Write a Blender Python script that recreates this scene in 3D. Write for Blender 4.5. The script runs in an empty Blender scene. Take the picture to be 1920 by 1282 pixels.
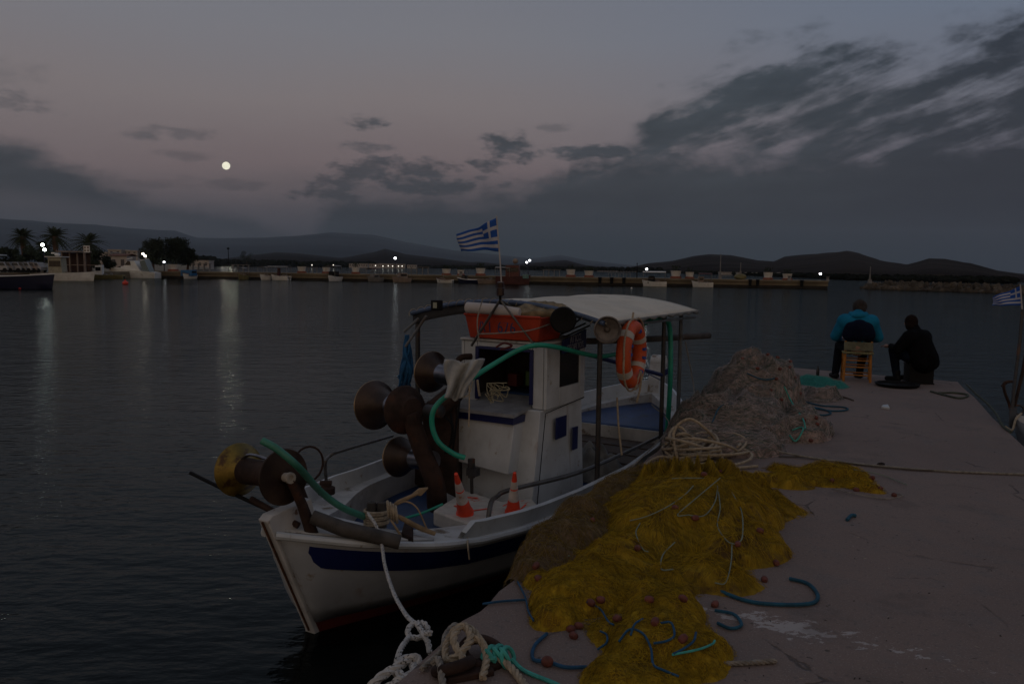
import bpy, math, random
import numpy as np
from mathutils import Vector, Matrix, Euler
random.seed(7); rng = np.random.default_rng(11)
SC = bpy.context.scene; COL = SC.collection
R = math.radians
# ---------------------------------------------------------------- camera
FPX = 1493.3; EZ = 2.5; QZ = 0.85
PITCH = math.atan((641-500)/FPX); ROLL = 0.0125
_f = Vector((0, math.cos(PITCH), -math.sin(PITCH)))
_r0 = Vector((1, 0, 0)); _u0 = Vector((0, math.sin(PITCH), math.cos(PITCH)))
_r = _r0*math.cos(ROLL)+_u0*math.sin(ROLL); _u = -_r0*math.sin(ROLL)+_u0*math.cos(ROLL)
EYE = Vector((0, 0, EZ))
def ray(px, py): return _f+_r*((px-960)/FPX)-_u*((py-641)/FPX)
def P(px, py, z=QZ):
    d = ray(px, py); return EYE+d*((z-EZ)/d.z)
def PD(px, py, Y):
    d = ray(px, py); return EYE+d*(Y/d.y)
cd = bpy.data.cameras.new('camera'); cam = bpy.data.objects.new('camera', cd); COL.objects.link(cam)
cd.sensor_width = 36; cd.lens = FPX*36/1920; cd.clip_start = .05; cd.clip_end = 60000
mw = Matrix((( _r.x, _u.x, -_f.x, 0), (_r.y, _u.y, -_f.y, 0), (_r.z, _u.z, -_f.z, EZ), (0, 0, 0, 1)))
cam.matrix_world = mw; SC.camera = cam
SC.view_settings.view_transform = 'Standard'; SC.view_settings.look = 'None'
SC.view_settings.exposure = 0; SC.view_settings.gamma = 1
SC.cycles.volume_bounces = 0; SC.cycles.max_bounces = 6; SC.cycles.sample_clamp_indirect = 3
def lin(c): return tuple(((v/255)/12.92 if v/255 <= .04045 else ((v/255+.055)/1.055)**2.4) for v in c)
# ---------------------------------------------------------------- node expressions
class G:
    def __init__(s, nt): s.nt = nt; s.N = nt.nodes; s.L = nt.links
    def n(s, t, **k):
        x = s.N.new(t)
        for a, v in k.items(): setattr(x, a, v)
        return x
    def put(s, node, i, v):
        if v is None: return
        if hasattr(v, 'is_output'): s.L.new(v, node.inputs[i])
        else:
            try: node.inputs[i].default_value = v
            except Exception: node.inputs[i].default_value = (*v, 1)
    def m(s, op, a, b=None, c=None, clamp=False):
        x = s.n('ShaderNodeMath', operation=op, use_clamp=clamp)
        s.put(x, 0, a); s.put(x, 1, b); s.put(x, 2, c); return x.outputs[0]
    def ss(s, v, a, b):
        x = s.n('ShaderNodeMapRange', interpolation_type='SMOOTHSTEP')
        s.put(x, 0, v); s.put(x, 1, a); s.put(x, 2, b); return x.outputs[0]
    def noise(s, vec, scale, detail=3, rough=.55, dim='3D'):
        x = s.n('ShaderNodeTexNoise', noise_dimensions=dim)
        if vec is not None: s.put(x, 'Vector', vec)
        s.put(x, 'Scale', scale); s.put(x, 'Detail', detail); s.put(x, 'Roughness', rough); return x.outputs[0]
    def mix(s, f, a, b):
        x = s.n('ShaderNodeMix', data_type='RGBA'); s.put(x, 0, f); s.put(x, 6, a); s.put(x, 7, b); return x.outputs[2]
    def ramp(s, v, stops):
        x = s.n('ShaderNodeValToRGB'); s.put(x, 0, v); e = x.color_ramp.elements
        while len(e) < len(stops): e.new(.5)
        for q, (p, c) in zip(e, stops): q.position = p; q.color = (*c, 1)
        return x.outputs[0]
    def xyz(s, x, y, z):
        q = s.n('ShaderNodeCombineXYZ'); s.put(q, 0, x); s.put(q, 1, y); s.put(q, 2, z); return q.outputs[0]
    def mapv(s, v, sc):
        q = s.n('ShaderNodeMapping'); s.put(q, 0, v); s.put(q, 3, sc); return q.outputs[0]
# ---------------------------------------------------------------- world: dusk sky
W = bpy.data.worlds.new('World'); SC.world = W; W.use_nodes = True
g = G(W.node_tree); g.N.clear()
tc = g.n('ShaderNodeTexCoord').outputs['Generated']
nrm = g.n('ShaderNodeVectorMath', operation='NORMALIZE'); g.put(nrm, 0, tc)
sp = g.n('ShaderNodeSeparateXYZ'); g.put(sp, 0, nrm.outputs[0]); X, Y_, Z = sp.outputs
el = g.m('DEGREES', g.m('ARCSINE', Z)) if False else g.m('MULTIPLY', g.m('ARCSINE', Z), 57.2958)
az = g.m('MULTIPLY', g.m('ARCTAN2', X, Y_), 57.2958)          # 0 ahead, + to the right
wisp = g.noise(g.xyz(g.m('MULTIPLY', az, .03), g.m('MULTIPLY', el, .09), 0), 1.0, 4)
elw = g.m('ADD', el, g.m('MULTIPLY', g.m('SUBTRACT', wisp, .5), 5))
front = g.ramp(g.m('DIVIDE', g.m('ADD', elw, 2), 92), [(0, lin((36, 42, 50))), (.035, lin((48, 51, 60))), (.065, lin((80, 77, 83))),
        (.095, lin((114, 102, 105))), (.14, lin((124, 116, 118))), (.19, lin((119, 119, 126))), (.28, lin((106, 112, 125))), (1, lin((94, 96, 106)))])
cool = g.mix(g.ss(az, -6, 34), (1, 1, 1), (.72, .88, 1.06)); fm = g.n('ShaderNodeMix', data_type='RGBA', blend_type='MULTIPLY'); g.put(fm, 0, 1.0); g.put(fm, 6, front); g.put(fm, 7, cool)
back = g.ramp(g.m('DIVIDE', g.m('ADD', el, 2), 92), [(0, (.34, .21, .12)), (.08, (.38, .26, .17)), (.2, (.29, .23, .18)), (.5, (.18, .165, .165)), (1, lin((94, 96, 106)))])
behind = g.ss(g.m('ABSOLUTE', az), 75, 150)
base = g.mix(behind, fm.outputs[2], back)
# cloud banks as bands in azimuth / elevation
ca, sa = math.cos(R(20)), math.sin(R(20))
u = g.m('ADD', g.m('MULTIPLY', az, ca), g.m('MULTIPLY', el, sa)); v = g.m('SUBTRACT', g.m('MULTIPLY', el, ca), g.m('MULTIPLY', az, sa))
st = g.noise(g.xyz(g.m('MULTIPLY', u, .10), g.m('MULTIPLY', v, .50), 3.1), 1.0, 8, .58)
pf = g.noise(g.xyz(g.m('MULTIPLY', az, .30), g.m('MULTIPLY', el, .62), 7.7), 1.0, 6, .62)
pf2 = g.noise(g.xyz(g.m('MULTIPLY', az, .55), g.m('MULTIPLY', el, 1.3), 2.2), 1.0, 7, .65)
def line(pts, vv):                                    # piecewise-linear height of a bank over azimuth
    c = g.n('ShaderNodeFloatCurve'); g.put(c, 0, 1.0); g.put(c, 1, g.m('DIVIDE', g.m('ADD', vv, 40), 80, clamp=True))
    cv = c.mapping.curves[0]; q = [((a+40)/80, (e+5)/25) for a, e in pts]
    cv.points[0].location = q[0]; cv.points[1].location = q[-1]
    for a in q[1:-1]: cv.points.new(*a)
    for p in cv.points: p.handle_type = 'VECTOR'
    c.mapping.update(); return g.m('SUBTRACT', g.m('MULTIPLY', c.outputs[0], 25), 5)
bk1 = line([(-40, .5), (-18, .6), (-14.5, 2.4), (-12.6, 4.8), (-8, 5.0), (-3.5, 5.0), (1, 6.1), (6, 7.4), (11, 8.4), (20, 8.2), (33, 8.6), (40, 9)], az)
low = g.ss(g.m('ADD', g.m('SUBTRACT', bk1, el), g.m('MULTIPLY', g.m('SUBTRACT', pf, .5), 5.0)), -.7, 1.7)
bk2 = line([(-40, -5), (0, -5), (2.6, 1), (4, 9), (7.5, 8.6), (10, 12.4), (15, 14.2), (21, 15.6), (26, 14.2), (31, 15.2), (40, 17)], az)
hi_in = g.ss(g.m('ADD', g.m('SUBTRACT', bk2, el), g.m('MULTIPLY', g.m('SUBTRACT', pf, .5), 7)), -.6, 2.4)
hi = g.m('MULTIPLY', hi_in, g.ss(g.m('ADD', st, g.m('MULTIPLY', g.m('SUBTRACT', pf, .5), .34)), .33, .57))
bk3 = line([(-40, 8.2), (-36, 7.8), (-33, 7.4), (-30, 6.8), (-27, 5.2), (-24, 4.3), (-20, 3.6), (-17, 2.6), (-10, 1), (40, -5)], az)
lf = g.m('MULTIPLY', g.ss(g.m('ADD', g.m('SUBTRACT', bk3, el), g.m('MULTIPLY', g.m('SUBTRACT', pf, .5), 3.5)), -.5, 1.3), g.m('ADD', .42, g.m('MULTIPLY', g.ss(g.m('SUBTRACT', el, line([(-40, 4.4), (-33, 4.0), (-26, 3.0), (-20, 2.2), (-14, 1.5), (40, 1)], az)), -.6, 1.0), .55)))
def spot(a0, e0, ra, re, k):                            # a lone small cloud
    d = g.m('ADD', g.m('POWER', g.m('DIVIDE', g.m('ABSOLUTE', g.m('SUBTRACT', az, a0)), ra), 2.0), g.m('POWER', g.m('DIVIDE', g.m('ABSOLUTE', g.m('SUBTRACT', el, e0)), re), 2.0))
    return g.m('MULTIPLY', g.ss(g.m('SUBTRACT', g.m('ADD', 1.0, g.m('MULTIPLY', g.m('SUBTRACT', pf2, .5), 5.5)), d), -.2, 1.2), k)
cl = g.m('MAXIMUM', low, g.m('MAXIMUM', hi, lf))
for q in [(-10.5, 6.4, 2.6, 1.0, .85), (-12.5, 5.0, 3.0, 1.2, .8), (-5.5, 5.6, 5.0, .8, .9), (-19.5, 5.3, 3.2, .45, .35), (-24.5, 5.0, 3.5, .4, .3), (-10.4, 9.7, 1.7, .5, .8), (-10.6, 8.1, 2.2, .45, .6), (-7.5, 6.6, 4.5, 1.0, .85), (-.4, 8.3, 2.2, 1.1, .95), (-1.8, 7.2, 1.6, .6, .9), (2.8, 9.7, 1.2, .4, .35), (5.5, 8.0, 5, .6, .95), (9.5, 7.6, 3.5, .8, .9),
          (-22.5, 8.4, 2.4, .45, .4), (-24.6, 8.0, 1.2, .35, .5), (-22.0, 6.9, 2.0, .4, .35), (-34, 9.4, 4.5, .9, .45), (-34.5, 11, 5, 1.0, .2)]:
    cl = g.m('MAXIMUM', cl, spot(*q))
cl = g.m('MULTIPLY', cl, g.m('SUBTRACT', 1.0, behind))
shade = g.m('ADD', g.m('MULTIPLY', g.noise(g.xyz(g.m('MULTIPLY', u, .16), g.m('MULTIPLY', v, .55), 9.0), 1.0, 7, .6), .5), g.m('MULTIPLY', g.noise(g.xyz(g.m('MULTIPLY', az, .05), g.m('MULTIPLY', el, .8), 4.0), 1.0, 6, .6), .5))
ccol = g.mix(g.ss(shade, .35, .7), lin((40, 51, 60)), lin((56, 66, 75)))
ccol = g.mix(g.ss(el, 9, 0), ccol, lin((29, 38, 45)))
ccol = g.mix(g.m('MULTIPLY', g.ss(az, 12, 34), .75), ccol, lin((24, 31, 44)))
sky = g.mix(g.m('MULTIPLY', cl, .93), base, ccol)
ns = g.n('ShaderNodeTexSky', sky_type='NISHITA', sun_disc=False, sun_elevation=R(-1.0), sun_rotation=R(180), altitude=0)
add = g.n('ShaderNodeMix', data_type='RGBA', blend_type='ADD'); g.put(add, 0, .02); g.put(add, 6, sky); g.put(add, 7, ns.outputs[0])
bg = g.n('ShaderNodeBackground'); g.put(bg, 0, add.outputs[2]); g.put(bg, 1, 1.0)
wo = g.n('ShaderNodeOutputWorld'); g.L.new(bg.outputs[0], wo.inputs[0])
W.cycles.sampling_method = 'MANUAL'; W.cycles.sample_map_resolution = 1024
# the sun has set (its afterglow is the warm part of the sky behind the camera); the one far lamp is the full moon
sd = bpy.data.lights.new('sun', 'SUN'); sd.energy = .012; sd.angle = R(.52); sd.color = (1, .93, .75)
so = bpy.data.objects.new('sun', sd); COL.objects.link(so); so.rotation_euler = (-ray(424, 311)).to_track_quat('Z', 'Y').to_euler() if False else ray(424, 311).to_track_quat('Z', 'Y').to_euler()
# ---------------------------------------------------------------- materials
MATS = {}
def mat(name, col, rough=.6, var=.25, vs=6, bump=.15, bs=40, metal=0, streak=None, dirt=None, dirt_amt=.5, dirt_scale=3, spec=.5, obj=True, detail=5):
    if name in MATS: return MATS[name]
    m = bpy.data.materials.new(name); m.use_nodes = True; h = G(m.node_tree); b = h.N['Principled BSDF']
    t = h.n('ShaderNodeTexCoord').outputs['Object']
    n1 = h.noise(t, vs, detail, .6); c = h.mix(h.ss(n1, .3, .7), tuple(x*(1-var) for x in col), tuple(min(1, x*(1+var*.6)) for x in col))
    if dirt is not None:
        n2 = h.noise(t, dirt_scale, 8, .68); c = h.mix(h.ss(n2, .66-.2*dirt_amt, .72-.1*dirt_amt), c, dirt)
    if streak is not None:
        n3 = h.noise(h.mapv(t, (1, 1, .09)), streak[1], 5, .6); n4 = h.noise(t, 1.7, 3, .6)
        c = h.mix(h.m('MULTIPLY', h.m('MULTIPLY', h.ss(n3, .55, .75), h.ss(n4, .42, .6)), streak[2]), c, streak[0])
    h.put(b, 'Base Color', c); h.put(b, 'Roughness', rough); h.put(b, 'Metallic', metal); h.put(b, 'Specular IOR Level', spec)
    if bump:
        bp = h.n('ShaderNodeBump'); h.put(bp, 'Strength', bump); h.put(bp, 'Distance', .01); h.put(bp, 'Height', h.noise(t, bs, 4, .6)); h.L.new(bp.outputs[0], b.inputs['Normal'])
    MATS[name] = m; return m
def emit(name, col, st):
    if name in MATS: return MATS[name]
    m = bpy.data.materials.new(name); m.use_nodes = True; h = G(m.node_tree); h.N.clear()
    e = h.n('ShaderNodeEmission'); h.put(e, 0, col); h.put(e, 1, st); o = h.n('ShaderNodeOutputMaterial'); h.L.new(e.outputs[0], o.inputs[0]); MATS[name] = m; return m
RUST = (.09, .035, .015)
WHITE = mat('white_paint', (.53, .56, .58), .5, .16, 3, .2, 25, streak=((.24, .14, .08), 14, .6), dirt=(.30, .25, .19), dirt_amt=.22, dirt_scale=7)
WHITE2 = mat('white_dirty', (.5, .5, .49), .6, .25, 4, .15, 50, dirt=(.18, .14, .1), dirt_amt=.6, dirt_scale=5)
WOODW = mat('worn_white_wood', (.5, .49, .48), .6, .15, 5, .2, 30, dirt=(.16, .09, .05), dirt_amt=.35, dirt_scale=7)
NAVY = mat('navy_paint', (.008, .014, .09), .4, .2, 3, .05)
BLUE = mat('blue_paint', (.012, .045, .14), .5, .3, 4, .1, dirt=(.02, .03, .06), dirt_amt=.5)
REDP = mat('red_antifoul', (.10, .012, .01), .6, .3, 4, .2)
BLACK = mat('black_plastic', (.008, .008, .009), .6, .2, 5, .05, spec=.15)
IRON = mat('dark_iron', (.03, .028, .028), .5, .4, 12, .2, dirt=RUST, dirt_amt=.6, dirt_scale=9)
STEEL = mat('worn_steel', (.26, .25, .27), .28, .3, 8, .1, metal=1, dirt=(.09, .05, .03), dirt_amt=.3)
BRONZE = mat('rusty_flange', (.055, .032, .020), .46, .5, 5, .2, metal=.4, dirt=(.03, .016, .012), dirt_amt=.9)
GOLD = mat('brass_flange', (.25, .17, .03), .42, .5, 6, .15, metal=.5, dirt=(.08, .04, .02), dirt_amt=.7, dirt_scale=8)
RUSTM = mat('rusty_iron', (.042, .024, .018), .8, .5, 7, .3, dirt=(.075, .032, .018), dirt_amt=.5, spec=.25)
PIPE = mat('pipe_steel', (.11, .10, .09), .4, .3, 9, .1, metal=.5, dirt=RUST, dirt_amt=.4)
GPIPE = mat('grey_pipe', (.10, .11, .12), .5, .3, 9, .1, dirt=(.05, .03, .02), dirt_amt=.5)
TEAL = mat('teal_hose', (.015, .30, .20), .4, .2, 5, .1)
TEALR = mat('teal_rope', (.06, .38, .32), .8, .25, 30, .3)
BLUER = mat('blue_rope', (.01, .075, .16), .8, .3, 30, .3)
ORANGE = mat('orange_plastic', (.40, .038, .010), .5, .2, 5, .1, dirt=(.25, .04, .02), dirt_amt=.4)
CONER = mat('cone_red', (.85, .06, .015), .5, .15, 8, .05)
CONEW = mat('cone_white', (.6, .52, .46), .55, .2, 12, .05, dirt=(.4, .2, .12), dirt_amt=.4, dirt_scale=20)
CANVAS = mat('canvas', (.68, .62, .51), .85, .12, 2, .1, 80, dirt=(.42, .38, .32), dirt_amt=.3, dirt_scale=2)
ROPEB = mat('beige_rope', (.38, .31, .22), .9, .3, 40, .4)
ROPEG = mat('grey_rope', (.26, .235, .20), .9, .35, 30, .4)
def speck_rope():
    m = mat('speckled_rope', (.52, .50, .47), .85, .2, 20, .3); h = G(m.node_tree); b = h.N['Principled BSDF']
    t = h.n('ShaderNodeTexCoord').outputs['Object']; n = h.noise(t, 95, 1, .4); old = b.inputs['Base Color'].links[0].from_socket
    h.put(b, 'Base Color', h.mix(h.ss(n, .64, .67), old, (.03, .03, .03))); return m
ROPEW = speck_rope()
WOODB = mat('weathered_wood', (.065, .057, .05), .85, .5, 8, .4, 30, dirt=(.05, .03, .02), dirt_amt=.5)
WOODY = mat('tan_wood', (.32, .22, .12), .8, .35, 10, .3)
PLANK = mat('brown_plank', (.07, .042, .025), .8, .4, 8, .3)
GREYT = mat('grey_tarp', (.20, .20, .19), .7, .4, 6, .3)
CLOTH = mat('grey_cloth', (.42, .42, .40), .9, .25, 8, .2, dirt=(.2, .17, .12), dirt_amt=.4)
BURLAP = mat('burlap', (.26, .2, .12), .95, .4, 14, .4, dirt=(.10, .07, .05), dirt_amt=.6)
BLUEC = mat('blue_cloth', (.01, .09, .22), .9, .4, 12, .3)
STYRO = mat('foam_slab', (.55, .52, .47), .8, .15, 10, .2, dirt=(.62, .10, .05), dirt_amt=.35, dirt_scale=6)
FLOAT = mat('cork_float', (.16, .045, .03), .7, .4, 30, .2)
CONC_D = mat('pier_concrete', (.19, .155, .10), .9, .3, .3, .3, 2, dirt=(.15, .11, .07), dirt_amt=.8, dirt_scale=.2)
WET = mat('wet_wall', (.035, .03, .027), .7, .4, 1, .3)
GLASS = mat('dark_glass', (.012, .013, .016), .12, .1, 3, 0)
# ---------------------------------------------------------------- mesh helpers
WM = {}
def link(o): COL.objects.link(o); return o
def tag(o, label=None, cat=None, group=None, kind=None):
    if label: o['label'] = label
    if cat: o['category'] = cat
    if group: o['group'] = group
    if kind: o['kind'] = kind
    return o
def empty(name, loc, rz=0, **k):
    o = bpy.data.objects.new(name, None); o.empty_display_size = .1; link(o); o.location = loc; o.rotation_euler = (0, 0, rz)
    WM[o.name] = Matrix.Translation(loc) @ Matrix.Rotation(rz, 4, 'Z'); return tag(o, **k)
def child_mat(parent): return WM[parent.name] if parent is not None else Matrix.Identity(4)
def catmull(pts, n=8):
    p = [Vector(q) for q in pts]
    if len(p) < 3: return p
    p = [p[0]*2-p[1]]+p+[p[-1]*2-p[-2]]; out = []
    for i in range(1, len(p)-2):
        a, b, c, d = p[i-1:i+3]
        for k in range(n):
            t = k/n; out.append(.5*((2*b)+(c-a)*t+(2*a-5*b+4*c-d)*t*t+(3*b-a-3*c+d)*t**3))
    out.append(p[-2]); return out
class M:
    def __init__(s): s.v = []; s.f = []; s.mi = []; s.cur = 0
    def add(s, vs, fs):
        o = len(s.v); s.v += [tuple(q) for q in vs]
        for f in fs: s.f.append([o+i for i in f]); s.mi.append(s.cur)
        return s
    def box(s, c, size, rot=None):
        c = Vector(c); x, y, z = [k/2 for k in size]
        vs = [Vector((a*x, b*y, d*z)) for a in (-1, 1) for b in (-1, 1) for d in (-1, 1)]
        if rot is not None:
            rr = rot if isinstance(rot, Matrix) else Euler(rot).to_matrix(); vs = [rr @ q for q in vs]
        return s.add([c+q for q in vs], [(0, 1, 3, 2), (4, 6, 7, 5), (0, 4, 5, 1), (2, 3, 7, 6), (0, 2, 6, 4), (1, 5, 7, 3)])
    def slab(s, q, d):                         # quad of 4 points thickened by vector d
        a = [Vector(k) for k in q]; d = Vector(d); n = len(a)
        return s.add(a+[k+d for k in a], [tuple(range(n)), tuple(range(2*n-1, n-1, -1))]+[(i, i+n, (i+1) % n+n, (i+1) % n) for i in range(n)])
    def tube(s, pts, r, n=8, smooth=0, cap=True):
        p = catmull(pts, smooth) if smooth else [Vector(q) for q in pts]
        k = len(p); rs = [r]*k if not hasattr(r, '__len__') else [np.interp(i/(k-1), np.linspace(0, 1, len(r)), r) for i in range(k)]
        up = None; vs = []
        for i in range(k):
            t = (p[min(i+1, k-1)]-p[max(i-1, 0)])
            if t.length < 1e-9: t = Vector((0, 0, 1))
            t.normalize()
            if up is None: up = t.orthogonal().normalized()
            up = (up-t*up.dot(t));
            if up.length < 1e-6: up = t.orthogonal()
            up.normalize(); w = t.cross(up)
            for j in range(n):
                a = 2*math.pi*j/n; vs.append(p[i]+(up*math.cos(a)+w*math.sin(a))*rs[i])
        fs = [(i*n+j, i*n+(j+1) % n, (i+1)*n+(j+1) % n, (i+1)*n+j) for i in range(k-1) for j in range(n)]
        if cap: fs += [tuple(range(n))[::-1], tuple((k-1)*n+j for j in range(n))]
        return s.add(vs, fs)
    def lathe(s, c, axis, prof, n=24):          # prof: list of (along, radius)
        c = Vector(c); ax = Vector(axis).normalized(); a = ax.orthogonal().normalized(); b = ax.cross(a); k = len(prof)
        vs = [c+ax*h+(a*math.cos(2*math.pi*j/n)+b*math.sin(2*math.pi*j/n))*max(r, 1e-4) for h, r in prof for j in range(n)]
        fs = [(i*n+j, i*n+(j+1) % n, (i+1)*n+(j+1) % n, (i+1)*n+j) for i in range(k-1) for j in range(n)]
        fs += [tuple(range(n))[::-1], tuple((k-1)*n+j for j in range(n))]
        return s.add(vs, fs)
    def ball(s, c, r, n=10, m=7, jit=0):
        r = Vector(r) if hasattr(r, '__len__') else Vector((r, r, r)); c = Vector(c)
        vs = [c+Vector((r.x*math.sin(math.pi*i/m)*math.cos(2*math.pi*j/n), r.y*math.sin(math.pi*i/m)*math.sin(2*math.pi*j/n), r.z*math.cos(math.pi*i/m)))*(1+jit*(random.random()-.5)) for i in range(m+1) for j in range(n)]
        return s.add(vs, [(i*n+j, (i+1)*n+j, (i+1)*n+(j+1) % n, i*n+(j+1) % n) for i in range(m) for j in range(n)])
    def torus(s, c, ax, R_, r, n=24, m=8, a0=0, a1=2*math.pi, ry=None):
        ax = Vector(ax).normalized(); a = ax.orthogonal().normalized(); b = ax.cross(a)
        pts = [Vector(c)+a*math.cos(a0+(a1-a0)*i/n)*R_+b*math.sin(a0+(a1-a0)*i/n)*(ry or R_) for i in range(n+1)]
        return s.tube(pts, r, m, cap=False)
    def grid(s, fn, nu, nv):
        vs = [fn(i/nu, j/nv) for i in range(nu+1) for j in range(nv+1)]; w = nv+1
        return s.add(vs, [(i*w+j, (i+1)*w+j, (i+1)*w+j+1, i*w+j+1) for i in range(nu) for j in range(nv)])
    def build(s, name, m, parent=None, local=False, smooth=True, ang=40, bevel=0, thick=0, origin=None, sub=0, **k):
        me = bpy.data.meshes.new(name); inv = Matrix.Identity(4) if local else child_mat(parent).inverted()
        og = Vector((0, 0, 0))
        vs = [inv @ Vector(q) for q in s.v]
        if parent is None and not local:
            og = Vector(origin) if origin is not None else Vector(((min(q.x for q in vs)+max(q.x for q in vs))/2, (min(q.y for q in vs)+max(q.y for q in vs))/2, min(q.z for q in vs)))
            vs = [q-og for q in vs]
        me.from_pydata(vs, [], s.f); ms = m if isinstance(m, (list, tuple)) else [m]
        for q in ms: me.materials.append(q)
        if len(ms) > 1: me.polygons.foreach_set('material_index', s.mi)
        if smooth:
            me.polygons.foreach_set('use_smooth', [True]*len(me.polygons)); me.set_sharp_from_angle(angle=R(ang))
        o = link(bpy.data.objects.new(name, me)); o.location = og
        if parent is not None: o.parent = parent
        WM[o.name] = child_mat(parent) @ Matrix.Translation(og)
        if thick: q = o.modifiers.new('solid', 'SOLIDIFY'); q.thickness = thick; q.offset = 0
        if sub: q = o.modifiers.new('sub', 'SUBSURF'); q.levels = q.render_levels = sub
        if bevel: q = o.modifiers.new('bev', 'BEVEL'); q.width = bevel; q.segments = 2; q.limit_method = 'ANGLE'
        return tag(o, **k)
def npmesh(name, V, F, m, parent=None, mi=None, smooth=True, **k):
    me = bpy.data.meshes.new(name); inv = np.array(child_mat(parent).inverted())
    V = V @ inv[:3, :3].T + inv[:3, 3]
    og = np.zeros(3)
    if parent is None: og = np.array([V[:, 0].mean(), V[:, 1].mean(), V[:, 2].min()]); V = V-og
    me.vertices.add(len(V)); me.vertices.foreach_set('co', V.astype(np.float32).ravel())
    nf, w = F.shape; me.loops.add(nf*w); me.loops.foreach_set('vertex_index', F.astype(np.int32).ravel())
    me.polygons.add(nf); me.polygons.foreach_set('loop_start', np.arange(0, nf*w, w, dtype=np.int32))
    for q in (m if isinstance(m, (list, tuple)) else [m]): me.materials.append(q)
    if mi is not None: me.polygons.foreach_set('material_index', mi.astype(np.int32))
    me.polygons.foreach_set('use_smooth', [smooth]*nf); me.update(calc_edges=True); me.validate()
    o = link(bpy.data.objects.new(name, me)); o.location = og
    if parent is not None: o.parent = parent
    WM[o.name] = child_mat(parent) @ Matrix.Translation(Vector(og)); return tag(o, **k)
def strands_np(S, r, n=3):                       # S (N,K,3) polylines -> thin tubes
    N, K, _ = S.shape; T = np.gradient(S, axis=1); T /= np.linalg.norm(T, axis=2, keepdims=True)+1e-9
    up = np.zeros_like(T); up[..., 2] = 1; A = np.cross(T, up); A /= np.linalg.norm(A, axis=2, keepdims=True)+1e-6; B = np.cross(A, T)
    rr = np.broadcast_to(np.asarray(r).reshape(-1, 1, 1) if np.ndim(r) else r, (N, 1, 1))
    V = np.stack([S+(A*math.cos(2*math.pi*j/n)+B*math.sin(2*math.pi*j/n))*rr for j in range(n)], axis=2).reshape(-1, 3)
    i = np.arange(N)[:, None, None]; k = np.arange(K-1)[None, :, None]; j = np.arange(n)[None, None, :]; b = (i*K+k)*n
    F = np.stack([b+j, b+(j+1) % n, b+n+(j+1) % n, b+n+j], axis=-1).reshape(-1, 4); return V, F
def rope(mb, pts, r, smooth=8, twist=True, pitch=None):
    p = catmull(pts, smooth)
    if not twist: return mb.tube(p, r, 7)
    d = [0]
    for a, b in zip(p, p[1:]): d.append(d[-1]+(b-a).length)
    L = d[-1]; step = r*.55; k = max(8, int(L/step)); pitch = pitch or r*6.5
    q = [Vector([np.interp(L*i/k, d, [w[c] for w in p]) for c in range(3)]) for i in range(k+1)]
    up = None
    fr = []
    for i in range(k+1):
        t = (q[min(i+1, k)]-q[max(i-1, 0)]).normalized()
        if up is None: up = t.orthogonal().normalized()
        up = (up-t*up.dot(t)).normalized(); fr.append((up.copy(), t.cross(up)))
    for s_ in range(3):
        pp = [q[i]+(fr[i][0]*math.cos(2*math.pi*(L*i/k/pitch+s_/3))+fr[i][1]*math.sin(2*math.pi*(L*i/k/pitch+s_/3)))*r*.5 for i in range(k+1)]
        mb.tube(pp, r*.56, 5)
    return mb
def copy_tree(o, parent=None):
    c = o.copy(); COL.objects.link(c)
    if parent is not None: c.parent = parent
    for ch in [x for x in o.children]:
        copy_tree(ch, c)
    WM[c.name] = WM[o.name]; return c
# ================================================================ setting: water, quay, pier, shore, hills
def water_mat():
    m = bpy.data.materials.new('sea_water'); m.use_nodes = True; h = G(m.node_tree); b = h.N['Principled BSDF']
    t = h.n('ShaderNodeTexCoord').outputs['Object']; t1 = h.mapv(t, (1, 1.9, 1))
    h.put(b, 'Base Color', (.006, .007, .008)); h.put(b, 'Roughness', .045); h.put(b, 'IOR', 1.33); h.put(b, 'Specular Tint', (.34, .385, .375, 1))
    hh = h.m('ADD', h.m('ADD', h.m('MULTIPLY', h.noise(t1, .9, 3, .55), .85), h.m('MULTIPLY', h.noise(t1, 3.6, 3, .6), .30)), h.m('MULTIPLY', h.noise(t1, 13, 3, .6), .07))
    bp = h.n('ShaderNodeBump'); h.put(bp, 'Strength', 1.0); h.put(bp, 'Distance', .05); h.put(bp, 'Height', h.m('MULTIPLY', hh, h.m('ADD', .55, h.m('MULTIPLY', h.ss(h.noise(h.mapv(t, (1, .5, 1)), .045, 4, .6), .38, .62), .75))))
    h.N.remove(b); fr_ = h.n('ShaderNodeFresnel'); h.put(fr_, 'IOR', 1.33); h.L.new(bp.outputs[0], fr_.inputs['Normal'])
    gl_ = h.n('ShaderNodeBsdfGlossy'); h.put(gl_, 'Color', (.46, .50, .50)); h.put(gl_, 'Roughness', .05); h.L.new(bp.outputs[0], gl_.inputs['Normal'])
    df = h.n('ShaderNodeBsdfDiffuse'); h.put(df, 'Color', (.003, .004, .004)); mx = h.n('ShaderNodeMixShader'); h.L.new(fr_.outputs[0], mx.inputs[0]); h.L.new(df.outputs[0], mx.inputs[1]); h.L.new(gl_.outputs[0], mx.inputs[2])
    h.L.new(mx.outputs[0], h.N['Material Output'].inputs[0]); return m
w = M(); w.add([(-16000, -200, 0), (16000, -200, 0), (16000, 22000, 0), (-16000, 22000, 0)], [(0, 1, 2, 3)])
w.build('water', water_mat(), origin=(0, 0, 0), smooth=False, kind='structure', label='dark rippled harbour water at dusk')

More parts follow.
